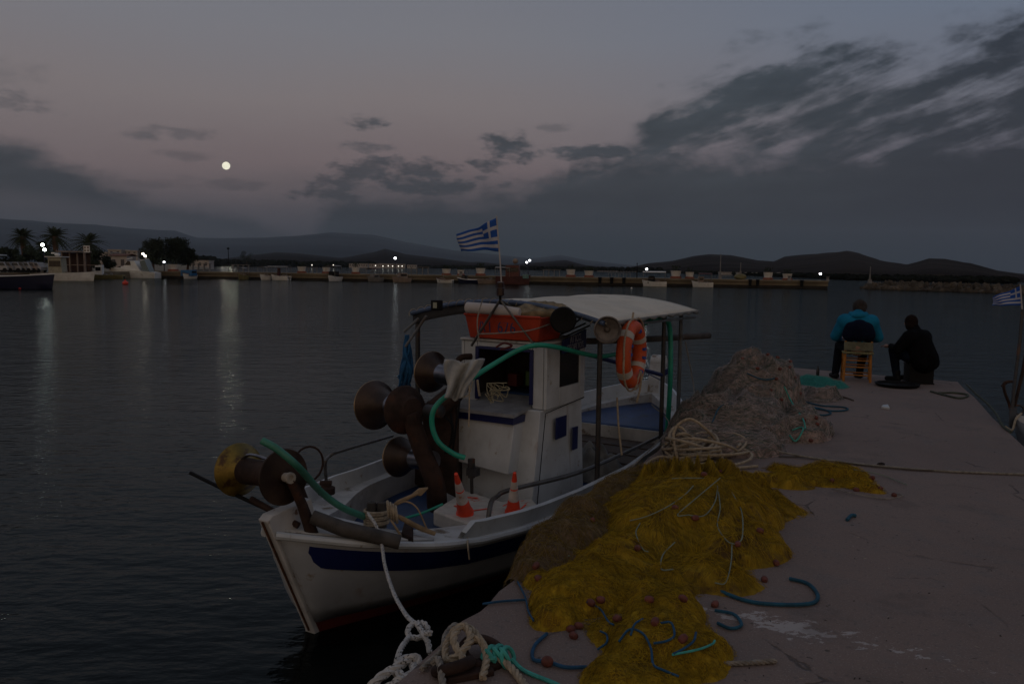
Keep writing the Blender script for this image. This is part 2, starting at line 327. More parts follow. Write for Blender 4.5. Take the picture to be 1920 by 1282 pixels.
# quay
qd = Vector((.3995, .9168, 0)); qn = Vector((.9168, -.3995, 0))      # along / to the right
EDGE0 = Vector((-.27, 3.44, QZ))
def QP(a, b, z=QZ): return Vector((EDGE0.x+qd.x*a+qn.x*b, EDGE0.y+qd.y*a+qn.y*b, z))
def quay_mat():
    m = bpy.data.materials.new('quay_concrete'); m.use_nodes = True; h = G(m.node_tree); b = h.N['Principled BSDF']
    t = h.n('ShaderNodeNewGeometry').outputs['Position']
    big = h.noise(t, .55, 4, .6); mid = h.noise(t, 5, 6, .65); fine = h.noise(t, 120, 2, .5); fin2 = h.noise(t, 45, 3, .6)
    c = h.mix(h.ss(big, .35, .65), (.188, .136, .114), (.228, .165, .137))
    c = h.mix(h.m('MULTIPLY', h.ss(mid, .45, .75), .6), c, (.17, .145, .135))
    c = h.mix(h.m('MULTIPLY', h.ss(fine, .56, .7), .55), c, (.36, .31, .28)); c = h.mix(h.m('MULTIPLY', h.ss(fin2, .58, .68), .55), c, (.11, .10, .095))
    vo = h.n('ShaderNodeTexVoronoi', feature='DISTANCE_TO_EDGE'); h.put(vo, 'Vector', h.mapv(t, (1, 1, .2))); h.put(vo, 'Scale', .9)
    wob = h.m('ADD', vo.outputs[0], h.m('MULTIPLY', h.m('SUBTRACT', h.noise(t, 9, 4, .6), .5), .05))
    crack = h.m('MULTIPLY', h.ss(h.m('ABSOLUTE', wob), .007, .001), h.ss(h.noise(t, 1.3, 2, .5), .5, .6)); c = h.mix(h.m('MULTIPLY', crack, .7), c, (.06, .05, .045))
    s = h.n('ShaderNodeSeparateXYZ'); h.put(s, 0, t); x, y, z = s.outputs
    a0 = P(1400, 1160); a1 = P(1600, 1200); dx, dy = a1.x-a0.x, a1.y-a0.y; L = math.hypot(dx, dy); dx /= L; dy /= L
    al = h.m('ADD', h.m('MULTIPLY', h.m('SUBTRACT', x, a0.x), dx), h.m('MULTIPLY', h.m('SUBTRACT', y, a0.y), dy))
    ac = h.m('ABSOLUTE', h.m('ADD', h.m('MULTIPLY', h.m('SUBTRACT', x, a0.x), -dy), h.m('MULTIPLY', h.m('SUBTRACT', y, a0.y), dx)))
    msk = h.m('SUBTRACT', h.m('SUBTRACT', .1, ac), h.m('MULTIPLY', h.m('ABSOLUTE', h.m('SUBTRACT', al, L*.5)), .16))
    pn = h.noise(h.mapv(t, (1, 1.6, 1)), 7, 7, .72)
    pt = h.ss(h.m('ADD', h.m('MULTIPLY', h.m('SUBTRACT', pn, .52), 1.0), msk), .03, .045)
    c = h.mix(h.m('MULTIPLY', pt, .8), c, (.46, .42, .40))
    st_ = h.noise(t, 1.6, 6, .7); c = h.mix(h.m('MULTIPLY', h.ss(st_, .54, .66), .35), c, (.10, .078, .068)); st2 = h.noise(t, 19, 3, .5); c = h.mix(h.m('MULTIPLY', h.ss(st2, .70, .73), .8), c, (.05, .04, .035))
    h.put(b, 'Base Color', c); h.put(b, 'Roughness', .88)
    bp = h.n('ShaderNodeBump'); h.put(bp, 'Strength', .7); h.put(bp, 'Distance', .006)
    h.put(bp, 'Height', h.m('ADD', h.m('ADD', h.m('MULTIPLY', fine, .35), fin2), h.m('SUBTRACT', h.m('MULTIPLY', mid, 1.2), h.m('MULTIPLY', crack, 2)))); h.L.new(bp.outputs[0], b.inputs['Normal']); return m
qa = QP(-9, 0); corner = Vector((4.27, 13.89, QZ)); er = Vector((6.78, 11.98, QZ)); rb = er+(Vector((5.23, 8.18, QZ))-Vector((6.65, 11.6, QZ))).normalized()*24
top = [qa]
n = 150; prev = None
rs = random.Random(3)
outl = [qa+(corner-qa)*(i/n) for i in range(n+1)]+[corner+(er-corner)*(i/10) for i in range(1, 11)]+[er+(rb-er)*(i/30) for i in range(1, 31)]
outl = [q+Vector((rs.uniform(-.014, .014), rs.uniform(-.014, .014), 0))*(2.6 if rs.random() < .12 else 1) for q in outl]+[Vector((rb.x, -12, QZ)), Vector((qa.x, -12, QZ))]
k = len(outl); q = M()
cen = sum(outl, Vector())/k
inn = [a+(cen-a).normalized()*.035 for a in outl]
q.add([tuple(a) for a in inn], [tuple(range(k))[::-1]])
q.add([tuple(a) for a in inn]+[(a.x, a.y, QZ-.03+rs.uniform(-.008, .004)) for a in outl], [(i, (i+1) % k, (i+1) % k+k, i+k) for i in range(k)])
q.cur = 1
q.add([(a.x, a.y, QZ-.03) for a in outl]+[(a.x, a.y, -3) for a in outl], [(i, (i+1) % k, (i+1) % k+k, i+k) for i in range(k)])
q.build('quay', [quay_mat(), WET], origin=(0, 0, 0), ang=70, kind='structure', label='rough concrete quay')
# far pier
PA = P(290, 521, 0); PB = P(1553, 541.5, 0); pd = (PB-PA).normalized(); pn_ = Vector((-pd.y, pd.x, 0)); PZ = 1.1
PA2 = PA-pd*0
pm = M()
for a, b_ in ((0, (PB-PA).length),):
    p4 = [PA, PB, PB+pn_*7, PA+pn_*7]
    pm.slab([(v_.x, v_.y, PZ-.25) for v_ in p4], (0, 0, .25)); pm.slab([(v_.x+pn_.x*(.0 if i < 2 else 0)+pn_.x*(.25 if i < 2 else -.25), v_.y+pn_.y*(.25 if i < 2 else -.25), .35) for i, v_ in enumerate(p4)], (0, 0, PZ-.61))
pm.cur = 1
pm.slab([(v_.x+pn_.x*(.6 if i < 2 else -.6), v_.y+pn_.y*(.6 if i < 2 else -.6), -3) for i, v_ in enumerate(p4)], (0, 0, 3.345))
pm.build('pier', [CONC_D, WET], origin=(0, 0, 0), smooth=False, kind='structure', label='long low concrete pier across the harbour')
def on_pier(px, off=0, z=PZ):
    d = ray(px, 520); d = Vector((d.x, d.y)); d.normalize(); A = Vector((PA.x+pn_.x*off, PA.y+pn_.y*off)); D = Vector((pd.x, pd.y))
    den = d.x*(-D.y)+D.x*d.y; t = (A.x*(-D.y)+D.x*A.y)/den; return Vector((d.x*t, d.y*t, z))
pyaw = math.atan2(pd.y, pd.x)
# left shore land with its own quay edge
LAND = mat('shore_ground', (.12, .10, .075), .95, .4, .2, .2, 2)
def far(px, D, z=0):
    d = ray(px, 505); h_ = Vector((d.x, d.y, 0)).normalized(); return Vector((h_.x*D, h_.y*D, z))
lm = M(); pts = [far(-160, 112), far(60, 118), far(150, 128), far(300, 146), far(395, 220), far(380, 700), far(-300, 700)]
lm.slab([(v_.x, v_.y, -2) for v_ in pts], (0, 0, 2+1.0)); lm.build('shore', CONC_D, origin=(0, 0, 0), smooth=False, kind='structure', label='low shore with the harbour road at the left')
def ridge(name, pts, foot, D, m, rough=.02, label='', n=260, back=1.25):
    pxs = [a for a, b in pts]; lo, hi_ = pxs[0], pxs[-1]; rows = 14; V = []
    rr = np.random.default_rng(len(name)+int(D)); ph = rr.uniform(0, 6.28, (40,)); fq = rr.uniform(.6, 9, (40,))
    for i in range(n+1):
        px = lo+(hi_-lo)*i/n; py = np.interp(px, pxs, [b for a, b in pts]); hy_ = 500-(px-960)*-ROLL
        D0 = np.interp(px, [a for a, b in foot], [b for a, b in foot]); hz = (hy_-py)/FPX*D+EZ
        for j in range(rows+1):
            t = j/(rows-2); d = D0*(D/D0)**min(t, 1) if t <= 1 else D*(1+(back-1)*(t-1)*4)
            e = (t**1.7 if t <= 1 else max(-.02, 1-(t-1)*8))
            nz = sum(math.sin(ph[q_]+fq[q_]*(px/60)+fq[39-q_]*t*4)/fq[q_] for q_ in range(40))*.06
            z = hz*e*(1+(nz*rough*10 if t < 1 else nz*rough*2))+.6 if e > 0 else -2
            v_ = far(px, d); V.append((v_.x, v_.y, z))
    w_ = rows+1; F = [(i*w_+j, (i+1)*w_+j, (i+1)*w_+j+1, i*w_+j+1) for i in range(n) for j in range(rows)]
    a = M(); a.add(V, F); a.build(name, m, origin=(0, 0, 0), ang=180, kind='structure', label=label)
HILL = mat('hill_scrub', (.048, .042, .04), 1, .5, .006, .0, 1, dirt=(.06, .045, .03), dirt_amt=.5, dirt_scale=.012, spec=0)
HILLB = mat('hill_brown', (.035, .03, .03), 1, .4, .004, .0, 1, spec=0)
MOUN = mat('mountain', (.075, .088, .108), 1, .3, .001, .0, 1, spec=0)  # bluish base colour also carries part of the distance haze
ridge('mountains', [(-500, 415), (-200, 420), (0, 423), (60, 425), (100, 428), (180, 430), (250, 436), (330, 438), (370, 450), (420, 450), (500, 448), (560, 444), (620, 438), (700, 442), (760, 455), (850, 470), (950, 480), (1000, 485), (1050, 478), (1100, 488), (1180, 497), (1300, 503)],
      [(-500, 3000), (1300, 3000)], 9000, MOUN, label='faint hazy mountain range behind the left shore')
ridge('hills', [(380, 490), (450, 482), (520, 474), (560, 476), (640, 484), (700, 474), (722, 467), (760, 477), (830, 485), (880, 492), (900, 491), (950, 497), (1000, 493), (1060, 488), (1100, 498), (1180, 503), (1260, 506)],
      [(380, 900), (740, 900), (1200, 600), (1260, 560)], 4000, HILLB, label='low brown hills across the bay')
ridge('hills', [(1140, 506), (1180, 502), (1215, 494), (1260, 490), (1300, 481), (1330, 478), (1370, 480), (1420, 490), (1450, 492), (1470, 485), (1500, 483), (1545, 481), (1585, 478), (1610, 482), (1650, 493), (1700, 499), (1740, 490), (1770, 491), (1820, 497), (1870, 508), (1920, 514), (2100, 512), (2400, 520)],
      [(1140, 620), (1300, 420), (1577, 240), (1700, 220), (2000, 220), (2400, 220)], 2600, HILL, rough=.03, label='dark scrubby hills behind the breakwater')
# breakwater of boulders
ROCK = mat('breakwater_rock', (.10, .08, .058), .95, .5, .5, .4, 3, dirt=(.05, .045, .04), dirt_amt=.7, dirt_scale=.4)
bw = M(); b1 = P(1612, 541, 0); b2 = P(2080, 556, 0); rs = random.Random(5); Lb = (b2-b1).length
for i in range(420):
    t = rs.random(); off = rs.uniform(-.2, 3.6); c = b1+(b2-b1)*t; nb = Vector((-(b2-b1).y, (b2-b1).x, 0)).normalized(); c = c+nb*off
    hgt = max(.05, min(1, off/1.2)*(1.0)*min(1, t*Lb/3+.35)); s_ = rs.uniform(.25, .62)
    a = M(); a.ball((0, 0, 0), (s_, s_*rs.uniform(.6, 1), s_*rs.uniform(.5, .9)), 7, 5, .35); rot = Euler((rs.uniform(0, 6), rs.uniform(0, 6), rs.uniform(0, 6))).to_matrix()
    bw.add([rot @ Vector(v_)+Vector((c.x, c.y, hgt*rs.uniform(.1, .85))) for v_ in a.v], a.f)
bw.slab([(b1.x, b1.y, -2), (b2.x, b2.y, -2), (b2.x+nb.x*4, b2.y+nb.y*4, -2), (b1.x+nb.x*4, b1.y+nb.y*4, -2)], (0, 0, 2.3))
bw.build('breakwater', ROCK, origin=(0, 0, 0), smooth=False, kind='structure', label='rubble breakwater of brown boulders')
# distant woods along the bay shore
WOODM = mat('wood_foliage', (.016, .018, .014), 1, .5, .05, 0, spec=0)
fw = M(); rs = random.Random(9)
for i in range(1500):
    px = rs.uniform(372, 1240); D = np.interp(px, [380, 740, 1200, 1260], [640, 800, 560, 520])+rs.uniform(0, 60); hh = rs.uniform(1.2, 4.8)*(1.2 if px < 700 else .7)
    if 372 < px < 400: hh += 2
    c = far(px, D, 0); fw.ball((c.x, c.y, hh*.45), (hh*rs.uniform(.4, 1.0), hh*rs.uniform(.4, .8), hh*.55), 8, 6, .5)
for i in range(700):
    px = rs.uniform(1250, 1900); D = np.interp(px, [1250, 1300, 1577, 1700, 2000], [470, 425, 246, 226, 226])+rs.uniform(2, 25); hh = rs.uniform(.4, 1.7)
    c = far(px, D, 0); fw.ball((c.x, c.y, hh*.45), (hh*rs.uniform(.6, 1.6), hh, hh*.55), 7, 5, .45)
fw.build('distant_woods', WOODM, origin=(0, 0, 0), smooth=False, kind='stuff', label='dark tree belt along the far bay shore')
# moon
mo = M(); md = ray(424, 311).normalized()*15000; mo.ball(EYE+md, 15000*math.tan(R(.255)), 32, 16)
def moon_mat():
    m = emit('moon_light', (1, .96, .76), 1.15); return m
mo.build('moon', moon_mat(), label='full moon low in the dusk sky above the left shore', cat='moon')
# ================================================================ the fishing boat by the quay
BO = P(590, 1180, 0); BH = R(30.5)
boat = empty('fishing_boat', BO, math.pi/2-BH, label='white wooden fishing boat with navy stripe, canvas canopy and rusty net drums beside the quay', cat='boat')
IB = WM[boat.name].inverted()
def BL(px, py, Y): return IB @ PD(px, py, Y)
def BZ(px, py, z): return IB @ P(px, py, z)
def bm_(mb, name, m, parent=None, **k): return mb.build(name, m, parent or boat, local=True, **k)
st = [-.36, -.2, -.05, .15, .4, .7, 1.1, 1.6, 2.2, 3, 3.8, 4.6, 5.2, 5.7, 6.1, 6.4, 6.55]
def Bm(x): return np.interp(x, [-.36, -.2, .0, .2, .5, .8, 1.2, 2, 3, 4.2, 5, 5.7, 6.2, 6.45, 6.55], [.03, .20, .40, .56, .73, .83, .93, 1.02, 1.05, 1.0, .88, .66, .36, .14, .03])
def Sh(x): return np.interp(x, [-.36, 0, .4, .8, 1.5, 3, 4.5, 5.5, 6.3, 6.55], [.78, .69, .61, .555, .52, .51, .56, .65, .76, .80])
def Wl(x): return np.interp(x, [-.05, .1, .5, 1, 1.5, 2.2, 3, 4, 5, 5.8, 6.3, 6.5], [.01, .05, .24, .46, .66, .84, .92, .88, .66, .34, .10, .01])
def sec(x, t):                                     # t: 0 gunwale .. 1 waterline .. 1.5 keel
    b0, b1, z0 = Bm(x), Wl(x) if x > -.05 else .01, Sh(x)
    if t <= 1: return (b0+(b1-b0)*(t**1.25), z0*(1-t)+0.0*t)
    return (b1*(1-(t-1)*1.9), -(t-1)*.9)
fine = np.concatenate([np.linspace(-.36, 1.6, 26), np.linspace(1.75, 6.55, 34)])
lev = [0, .3, .55, .78, .94, 1.0, 1.25, 1.5]
def zlev(x, z): return (Sh(x)-z)/Sh(x)
hull = M(); red = M()
for sd_ in (1, -1):
    def row(x, zs):
        out = []
        for z in zs:
            t = (Sh(x)-z)/Sh(x) if z >= 0 else 1-z/.9
            b, _ = sec(x, t); xx = x
            if x < .35: xx = max(x, -.36+(.78-z)*.46)+0 if z > -.6 else x   # raked stem
            out.append(Vector((xx, sd_*max(b, .012), z)))
        return out
    for (mb, zf) in ((hull, lambda x: [Sh(x), Sh(x)-.05, Sh(x)-.05-.14, Sh(x)*.45, Sh(x)*.3, .09]), (red, lambda x: [.09, -.15, -.5])):
        rows = [row(x, zf(x)) for x in fine]; n_ = len(rows[0]); V = [p for r_ in rows for p in r_]
        F = [((i*n_+j), (i+1)*n_+j, (i+1)*n_+j+1, i*n_+j+1) for i in range(len(rows)-1) for j in range(n_-1)]
        if sd_ > 0: F = [f[::-1] for f in F]
        mb.add(V, F)
HULLW = mat('hull_white', (.41, .43, .46), .5, .15, 2, .2, 16, streak=((.24, .13, .07), 9, .5), dirt=(.26, .21, .16), dirt_amt=.3, dirt_scale=4)
bm_(hull, 'hull', HULLW, thick=.01); bm_(red, 'hull_bottom', REDP)
s_ = M()                                           # navy stripe proud of the hull
for sd_ in (1, -1):
    V = []
    xs = [x for x in fine if x >= -.31]
    for x in xs:
        for dz in (.055, .125, .20):
            z = Sh(x)-dz; b, _ = sec(x, (Sh(x)-z)/Sh(x)); V.append((max(x, -.36+(.78-z)*.46+.07), sd_*(max(b, .05)+.016), z))
    F = [(i*3+j, (i+1)*3+j, (i+1)*3+j+1, i*3+j+1) for i in range(len(xs)-1) for j in range(2)]
    if sd_ > 0: F = [f[::-1] for f in F]
    s_.add(V, F)
bm_(s_, 'hull_stripe', NAVY)
rr_ = M()
for sd_ in (1, -1): rr_.tube([(x-.02, sd_*(Bm(x)+.02), Sh(x)+.005) for x in fine], .026, 8)
bm_(rr_, 'rub_rail', WHITE)
# covering board, bulwark, well, decks
cb = M()
for sd_ in (1, -1):
    V = []
    for x in fine:
        wdt = np.interp(x, [-.36, .3, .8, 1.5, 5, 6.5], [.3, .42, .36, .16, .16, .2]); V += [(x, sd_*Bm(x), Sh(x)+.02), (x, sd_*max(0.0, Bm(x)-wdt), Sh(x)+.022), (x, sd_*max(0.0, min(Bm(x)-wdt, sec(x, (Sh(x)-.30)/Sh(x))[0]-.04)), .30 if x > .3 else Sh(x)-.02)]
    F = [(i*3+j, i*3+j+1, (i+1)*3+j+1, (i+1)*3+j) for i in range(len(fine)-1) for j in range(2)]
    if sd_ > 0: F = [f[::-1] for f in F]
    cb.add(V, F)
bm_(cb, 'side_deck', WHITE2, ang=30)
bu = M()
for sd_ in (1, -1):
    x0 = .62 if sd_ < 0 else .5
    xs = [x for x in fine if x >= x0]; V = []
    for x in xs:
        h_ = .12*min(1, (x-x0)/.12+.05)+(.04 if x > 5 else 0)
        V += [(x, sd_*(Bm(x)-.015), Sh(x)+.02), (x, sd_*(Bm(x)+.02), Sh(x)+.02+h_), (x, sd_*(Bm(x)-.02), Sh(x)+.025+h_), (x, sd_*(Bm(x)-.05), Sh(x)+.02)]
    F = [(i*4+j, (i+1)*4+j, (i+1)*4+(j+1) % 4, i*4+(j+1) % 4) for i in range(len(xs)-1) for j in range(3)]
    if sd_ > 0: F = [f[::-1] for f in F]
    bu.add(V, F)
bm_(bu, 'bulwark', WHITE, ang=50)
dk = M(); V = []
def HB(x, z): return max(.0, sec(x, (Sh(x)-z)/Sh(x))[0]-.03)
for x in fine:
    if x < .3: continue
    V += [(x, -HB(x, .33), .34), (x, HB(x, .33), .34)]
dk.add(V, [(i*2, (i+1)*2, (i+1)*2+1, i*2+1) for i in range(len(V)//2-1)])
bm_(dk, 'deck', BLUE)
fd = M(); xs = np.linspace(-.3, .45, 8); V = []
for x in xs: V += [(x, -Bm(x)+.02, Sh(x)+.028), (x, Bm(x)-.02, Sh(x)+.028)]
fd.add(V, [(i*2, (i+1)*2, (i+1)*2+1, i*2+1) for i in range(7)]); fd.add([(.45, -.36, .62), (.45, .36, .62), (.45, .30, .34), (.45, -.30, .34)], [(0, 1, 2, 3)])
bm_(fd, 'foredeck', WHITE2, thick=.01)
ad = M(); V = []; xs = np.linspace(4.95, 6.45, 12)
for x in xs: V += [(x, -HB(x, .56), .60+(x-4.95)*.05), (x, HB(x, .56), .60+(x-4.95)*.05)]
ad.add(V, [(i*2, (i+1)*2, (i+1)*2+1, i*2+1) for i in range(11)]); bm_(ad, 'aft_deck', BLUE, thick=.01)
bh = M(); bh.box((4.94, 0, .46), (.03, 1.66, .28)); bm_(bh, 'bulkhead', WHITE2)
# stem head with raked plank and rudder post at the stern
sm = M(); a0 = BL(493, 975, 5.0); a1 = BL(570, 959, 5.02)
ZT = .93
prof = [(-.44, ZT-.04), (-.40, ZT-.01), (-.06, ZT+.015), (.0, .74), (-.02, .70), (.22, .05), (.26, -.4), (.02, -.4), (-.05, .02)]
for sd_ in (-1,):
    V = [(x, -.045, z) for x, z in prof]+[(x, .045, z) for x, z in prof]; n_ = len(prof)
    sm.add(V, [tuple(range(n_)), tuple(range(2*n_-1, n_-1, -1))]+[(i, i+n_, (i+1) % n_+n_, (i+1) % n_) for i in range(n_)])
stemo = bm_(sm, 'stem', WOODW, bevel=.008)
rc = M(); rc.tube([(-.445, 0, ZT-.05), (-.055, 0, .02)], .008, 6); bm_(rc, 'stem_band', mat('rust_band', RUST, .9, .5, 20, .3))
sp_ = M(); sp_.slab([(6.36, -.09, .4), (6.62, -.09, .4), (6.76, -.09, 1.2), (6.54, -.09, 1.2)], (0, .18, 0)); sp_.tube([(6.65, -.09, 1.2), (6.65, .09, 1.2)], .11, 16)
rp = bm_(sp_, 'rudder_post', WHITE2, bevel=.01); rb_ = M(); rb_.box((6.63, 0, 1.06), (.25, .20, .08), (0, -.15, 0)); bm_(rb_, 'band', NAVY, rp)
# wheelhouse
wh = M()
X0, X1, YA, YB = 2.17, 2.94, -.59, .24                 # upper body; YA is the quay side
ZW0, ZW1, ZR = 1.34, 1.76, 1.825
lowb = [(X0-.27, .34), (X0-.05, 1.26), (X1, 1.26), (X1, .34)]
V = [(x, YA-(.04 if z < 1 else 0), z) for x, z in lowb]+[(x, YB+(.04 if z < 1 else 0), z) for x, z in lowb]
wh.add(V, [(0, 1, 2, 3), (7, 6, 5, 4), (0, 4, 5, 1), (1, 5, 6, 2), (2, 6, 7, 3), (3, 7, 4, 0)])
t_ = .035
def panel(mb, x0, x1, y0, y1, z0, z1): mb.box(((x0+x1)/2, (y0+y1)/2, (z0+z1)/2), (abs(x1-x0), abs(y1-y0), abs(z1-z0)))
panel(wh, X0, X0+t_, YA+.005, YA+.11, 1.264, ZR); panel(wh, X0, X0+t_, YB-.14, YB-.005, 1.264, ZR); panel(wh, X0, X0+t_, YA+.115, YB-.145, ZW1+.02, ZR)
panel(wh, X0, X0+.25, YA, YA-.03, 1.264, ZR); panel(wh, X0+.253, X0+.66, YA, YA-.03, 1.264, 1.43); panel(wh, X0+.253, X0+.66, YA, YA-.03, 1.775, ZR); panel(wh, X0+.663, X1, YA, YA-.03, 1.264, ZR)
panel(wh, X0, X1, YB, YB+.03, 1.264, ZR); panel(wh, X1-.03, X1, YA+.005, YB-.005, 1.264, ZR)
whc = bm_(wh, 'wheelhouse', WHITE, bevel=.006)
rf = M(); panel(rf, X0-.02, X1+.02, YA-.035, YB+.035, ZR+.003, ZR+.028); bm_(rf, 'roof', WHITE2, whc, bevel=.01)
fr = M(); panel(fr, X0-.012, X0+.01, YA+.10, YA+.135, 1.30, ZW1+.02); panel(fr, X0-.012, X0+.01, YB-.165, YB-.13, 1.30, ZW1+.02); panel(fr, X0-.012, X0+.01, YA+.137, YB-.167, ZW1, ZW1+.025)
bm_(fr, 'window_frame', NAVY, whc)
gl = M(); panel(gl, X0+.254, X0+.659, YA-.012, YA-.018, 1.432, 1.772); bm_(gl, 'side_window', GLASS, whc)
sh_ = M(); sh_.slab([(X0-.30, YA+.12, 1.225), (X0-.30, YB-.02, 1.225), (X0+.3, YB-.02, 1.29), (X0+.3, YA+.12, 1.29)], (0, 0, .03)); bm_(sh_, 'window_shelf', mat('grey_shelf', (.26, .27, .29), .5, .3, 6), whc)
sl = M(); panel(sl, X0-.27, X0-.05, YA+.14, YB-.02, 1.16, 1.222); bm_(sl, 'shelf_trim', NAVY, whc)
lk = M(); lk.slab([(X0-.33, YA+.15, .74), (X0-.33, YB, .80), (X0-.24, YB, 1.157), (X0-.24, YA+.15, 1.157)], (.18, 0, 0)); bm_(lk, 'locker', WHITE, whc, bevel=.008)
bs = M(); panel(bs, X0+.16, X0+.36, YA-.042, YA-.052, .98, 1.17); bm_(bs, 'blue_patch', NAVY, whc)
bs = M(); panel(bs, X0+.50, X0+.59, YA-.042, YA-.056, .82, 1.03); bm_(bs, 'blue_handle', NAVY, whc)
dl = M(); dl.tube([(X0-.18, YA-.046, .38), (X0-.02, YA-.036, 1.24), (X1-.02, YA-.036, 1.28)], .004, 4); bm_(dl, 'door_seam', BLACK, whc)
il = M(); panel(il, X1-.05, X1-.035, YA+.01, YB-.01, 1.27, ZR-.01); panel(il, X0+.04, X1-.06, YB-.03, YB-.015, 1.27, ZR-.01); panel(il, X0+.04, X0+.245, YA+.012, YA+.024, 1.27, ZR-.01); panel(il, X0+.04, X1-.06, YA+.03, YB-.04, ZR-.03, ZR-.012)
bm_(il, 'interior_shade', mat('cabin_shade', (.035, .03, .03), .8, .3, 5), whc)  # near-black panels added inside, painting in the shade behind the window
ins = M(); panel(ins, X0+.35, X0+.7, YA+.1, YB-.1, 1.27, 1.33); bm_(ins, 'dash_board', BLUE, whc)
for (c, s3, mm) in (((X0+.5, -.02, 1.43), (.14, .1, .12), REDP), ((X0+.52, -.2, 1.45), (.1, .12, .14), mat('faded_green', (.08, .16, .05))), ((X0+.6, -.3, 1.40), (.1, .1, .10), mat('faded_red', (.3, .03, .02)))):
    a = M(); a.box(c, s3); bm_(a, 'cabin_box', mm, whc, bevel=.008)
# blue name board with two lines of hand-painted capitals
sg = M(); sg.slab([(X0+.24, YA-.07, 1.74), (X0+.70, YA-.07, 1.76), (X0+.70, YA-.07, 1.93), (X0+.24, YA-.07, 1.86)], (0, .02, 0)); sgo = bm_(sg, 'name_board', NAVY, whc)
def text(body, size, mtx, m, parent, name='lettering', sx=1):
    c = bpy.data.curves.new('t', 'FONT'); c.body = body; c.size = size; c.extrude = .001; c.align_x = 'CENTER'; c.align_y = 'CENTER'; c.space_character = 1.05
    o = link(bpy.data.objects.new('t', c)); bpy.context.view_layer.update(); dg = bpy.context.evaluated_depsgraph_get(); me = bpy.data.meshes.new_from_object(o.evaluated_get(dg)); bpy.data.objects.remove(o)
    me.transform(Matrix.Diagonal((sx, 1, 1, 1))); me.transform(mtx); me.name = name; me.materials.clear(); me.materials.append(m)
    q = link(bpy.data.objects.new(name, me)); q.parent = parent; WM[q.name] = WM[parent.name]; return q
LET = mat('pale_letters', (.42, .42, .46), .6, .3, 20)
def face(c, right, up_):
    r_ = Vector(right).normalized(); u_ = Vector(up_); u_ = (u_-r_*u_.dot(r_)).normalized(); n_ = r_.cross(u_); mt = Matrix((r_, u_, n_)).transposed().to_4x4(); mt.translation = Vector(c); return mt
text('ΑΓΙΟΣ', .085, face((X0+.47, YA-.074, 1.855), (1, 0, .08), (0, 0, 1)), LET, whc, sx=.9); text('ΓΕΩΡΓΙΟΣ', .075, face((X0+.47, YA-.074, 1.785), (1, 0, .06), (0, 0, 1)), LET, whc, sx=.9)
# canopy
XC0, XC1, CW = 2.36, 4.92, 1.02
def canz(y, x): return 2.03+.15*(1-(y/CW)**2)-.03*max(0, (x-5)/1)
cp = M(); cp.grid(lambda u_, v_: Vector((XC0+(XC1-XC0)*u_, -CW-.06+(2*CW)*v_, canz(-CW+2*CW*v_, XC0+(XC1-XC0)*u_)+.012*math.sin(u_*19)*math.sin(v_*7))), 24, 16)
cpo = bm_(cp, 'canopy', CANVAS, thick=.008, ang=180)
va = M(); va.grid(lambda u_, v_: Vector((XC0-.01-.01*math.sin(v_*20), -CW-.06+2*CW*v_, canz(-CW+2*CW*v_, XC0)-(.07 if v_ < .5 else .10)*u_*(1 if v_ > .45 else .45)+.0)), 2, 20); bm_(va, 'front_valance', mat('dark_canvas', (.05, .05, .055), .9), cpo, thick=.004)
sv = M(); sv.grid(lambda u_, v_: Vector((XC0+(XC1-XC0)*v_, -CW-.065, canz(-CW, 0)+.012-.035*u_*(.8+.3*math.sin(v_*60)))), 1, 50); sv.grid(lambda u_, v_: Vector((XC1+.004, -CW-.06+2*CW*v_, canz(-CW+2*CW*v_, XC1)+.01-.04*u_)), 1, 12)
bm_(sv, 'side_hem', mat('grey_hem', (.22, .22, .21), .9), cpo, thick=.005)
tb = M()
for xx in (XC0-.02,): tb.tube([(xx-.02, -CW-.06+2*CW*i/16, canz(-CW+2*CW*i/16, xx)+.004) for i in range(17)], .021, 8)
bm_(tb, 'front_bow', mat('blue_tube', (.07, .11, .20), .5, .3, 6, dirt=(.2, .2, .2), dirt_amt=.4), cpo)
tb = M()
for xx in (3.2, 4.1, XC1-.02): tb.tube([(xx, -CW-.05+2*CW*i/16, canz(-CW+2*CW*i/16, xx)-.025) for i in range(17)], .015, 6)
for y_ in (-CW-.03, CW-.07, 0): tb.tube([(XC0, y_, canz(y_, 0)-.03), (XC1, y_, canz(y_, 6)-.03)], .014, 6)
bm_(tb, 'canopy_ribs', GPIPE, cpo)
lc = M()
lc.tube([(XC0-.03+.030*math.cos(6.283*i/12), -CW+2*CW*i/(12*22), canz(-CW+2*CW*i/(12*22), 0)+.030*math.sin(6.283*i/12)) for i in range(12*22+1)], .003, 4)
bm_(lc, 'lacing', ROPEB, cpo)
for (x, y, zb, m_) in ((2.45, -.99, Sh(2.4), IRON), (4.14, -.96, .6, IRON), (4.86, -.90, .62, GPIPE), (2.38, .93, .5, IRON), (4.3, .93, .6, GPIPE), (4.86, .86, .62, GPIPE)):
    a = M(); a.tube([(x, y, zb), (x, y*1.0-(0), 1.2), (x+.0, y, 2.03)], .024, 8); bm_(a, 'canopy_pole', m_)
a = M(); a.tube([BL(757, 622, 7.2), BL(785, 597, 7.2)], .013, 6); a.tube([BL(760, 650, 7.2), BL(800, 592, 7.2)], .013, 6); bm_(a, 'pole_brace', GPIPE)
a = M(); a.tube([BL(1215, 700, 9.4), (4.14, -.96, 1.32)], .01, 6); a.tube([(4.14, -.96, 1.38), BL(1087, 660, 8.0)], .022, 8); bm_(a, 'blue_bar', NAVY)
bo = M(); bo.tube([BL(1000, 642, 7.4), BL(1180, 638, 8.6), BL(1329, 629, 9.6)], [.03, .034, .04], 9); bm_(bo, 'boom', WOODB)
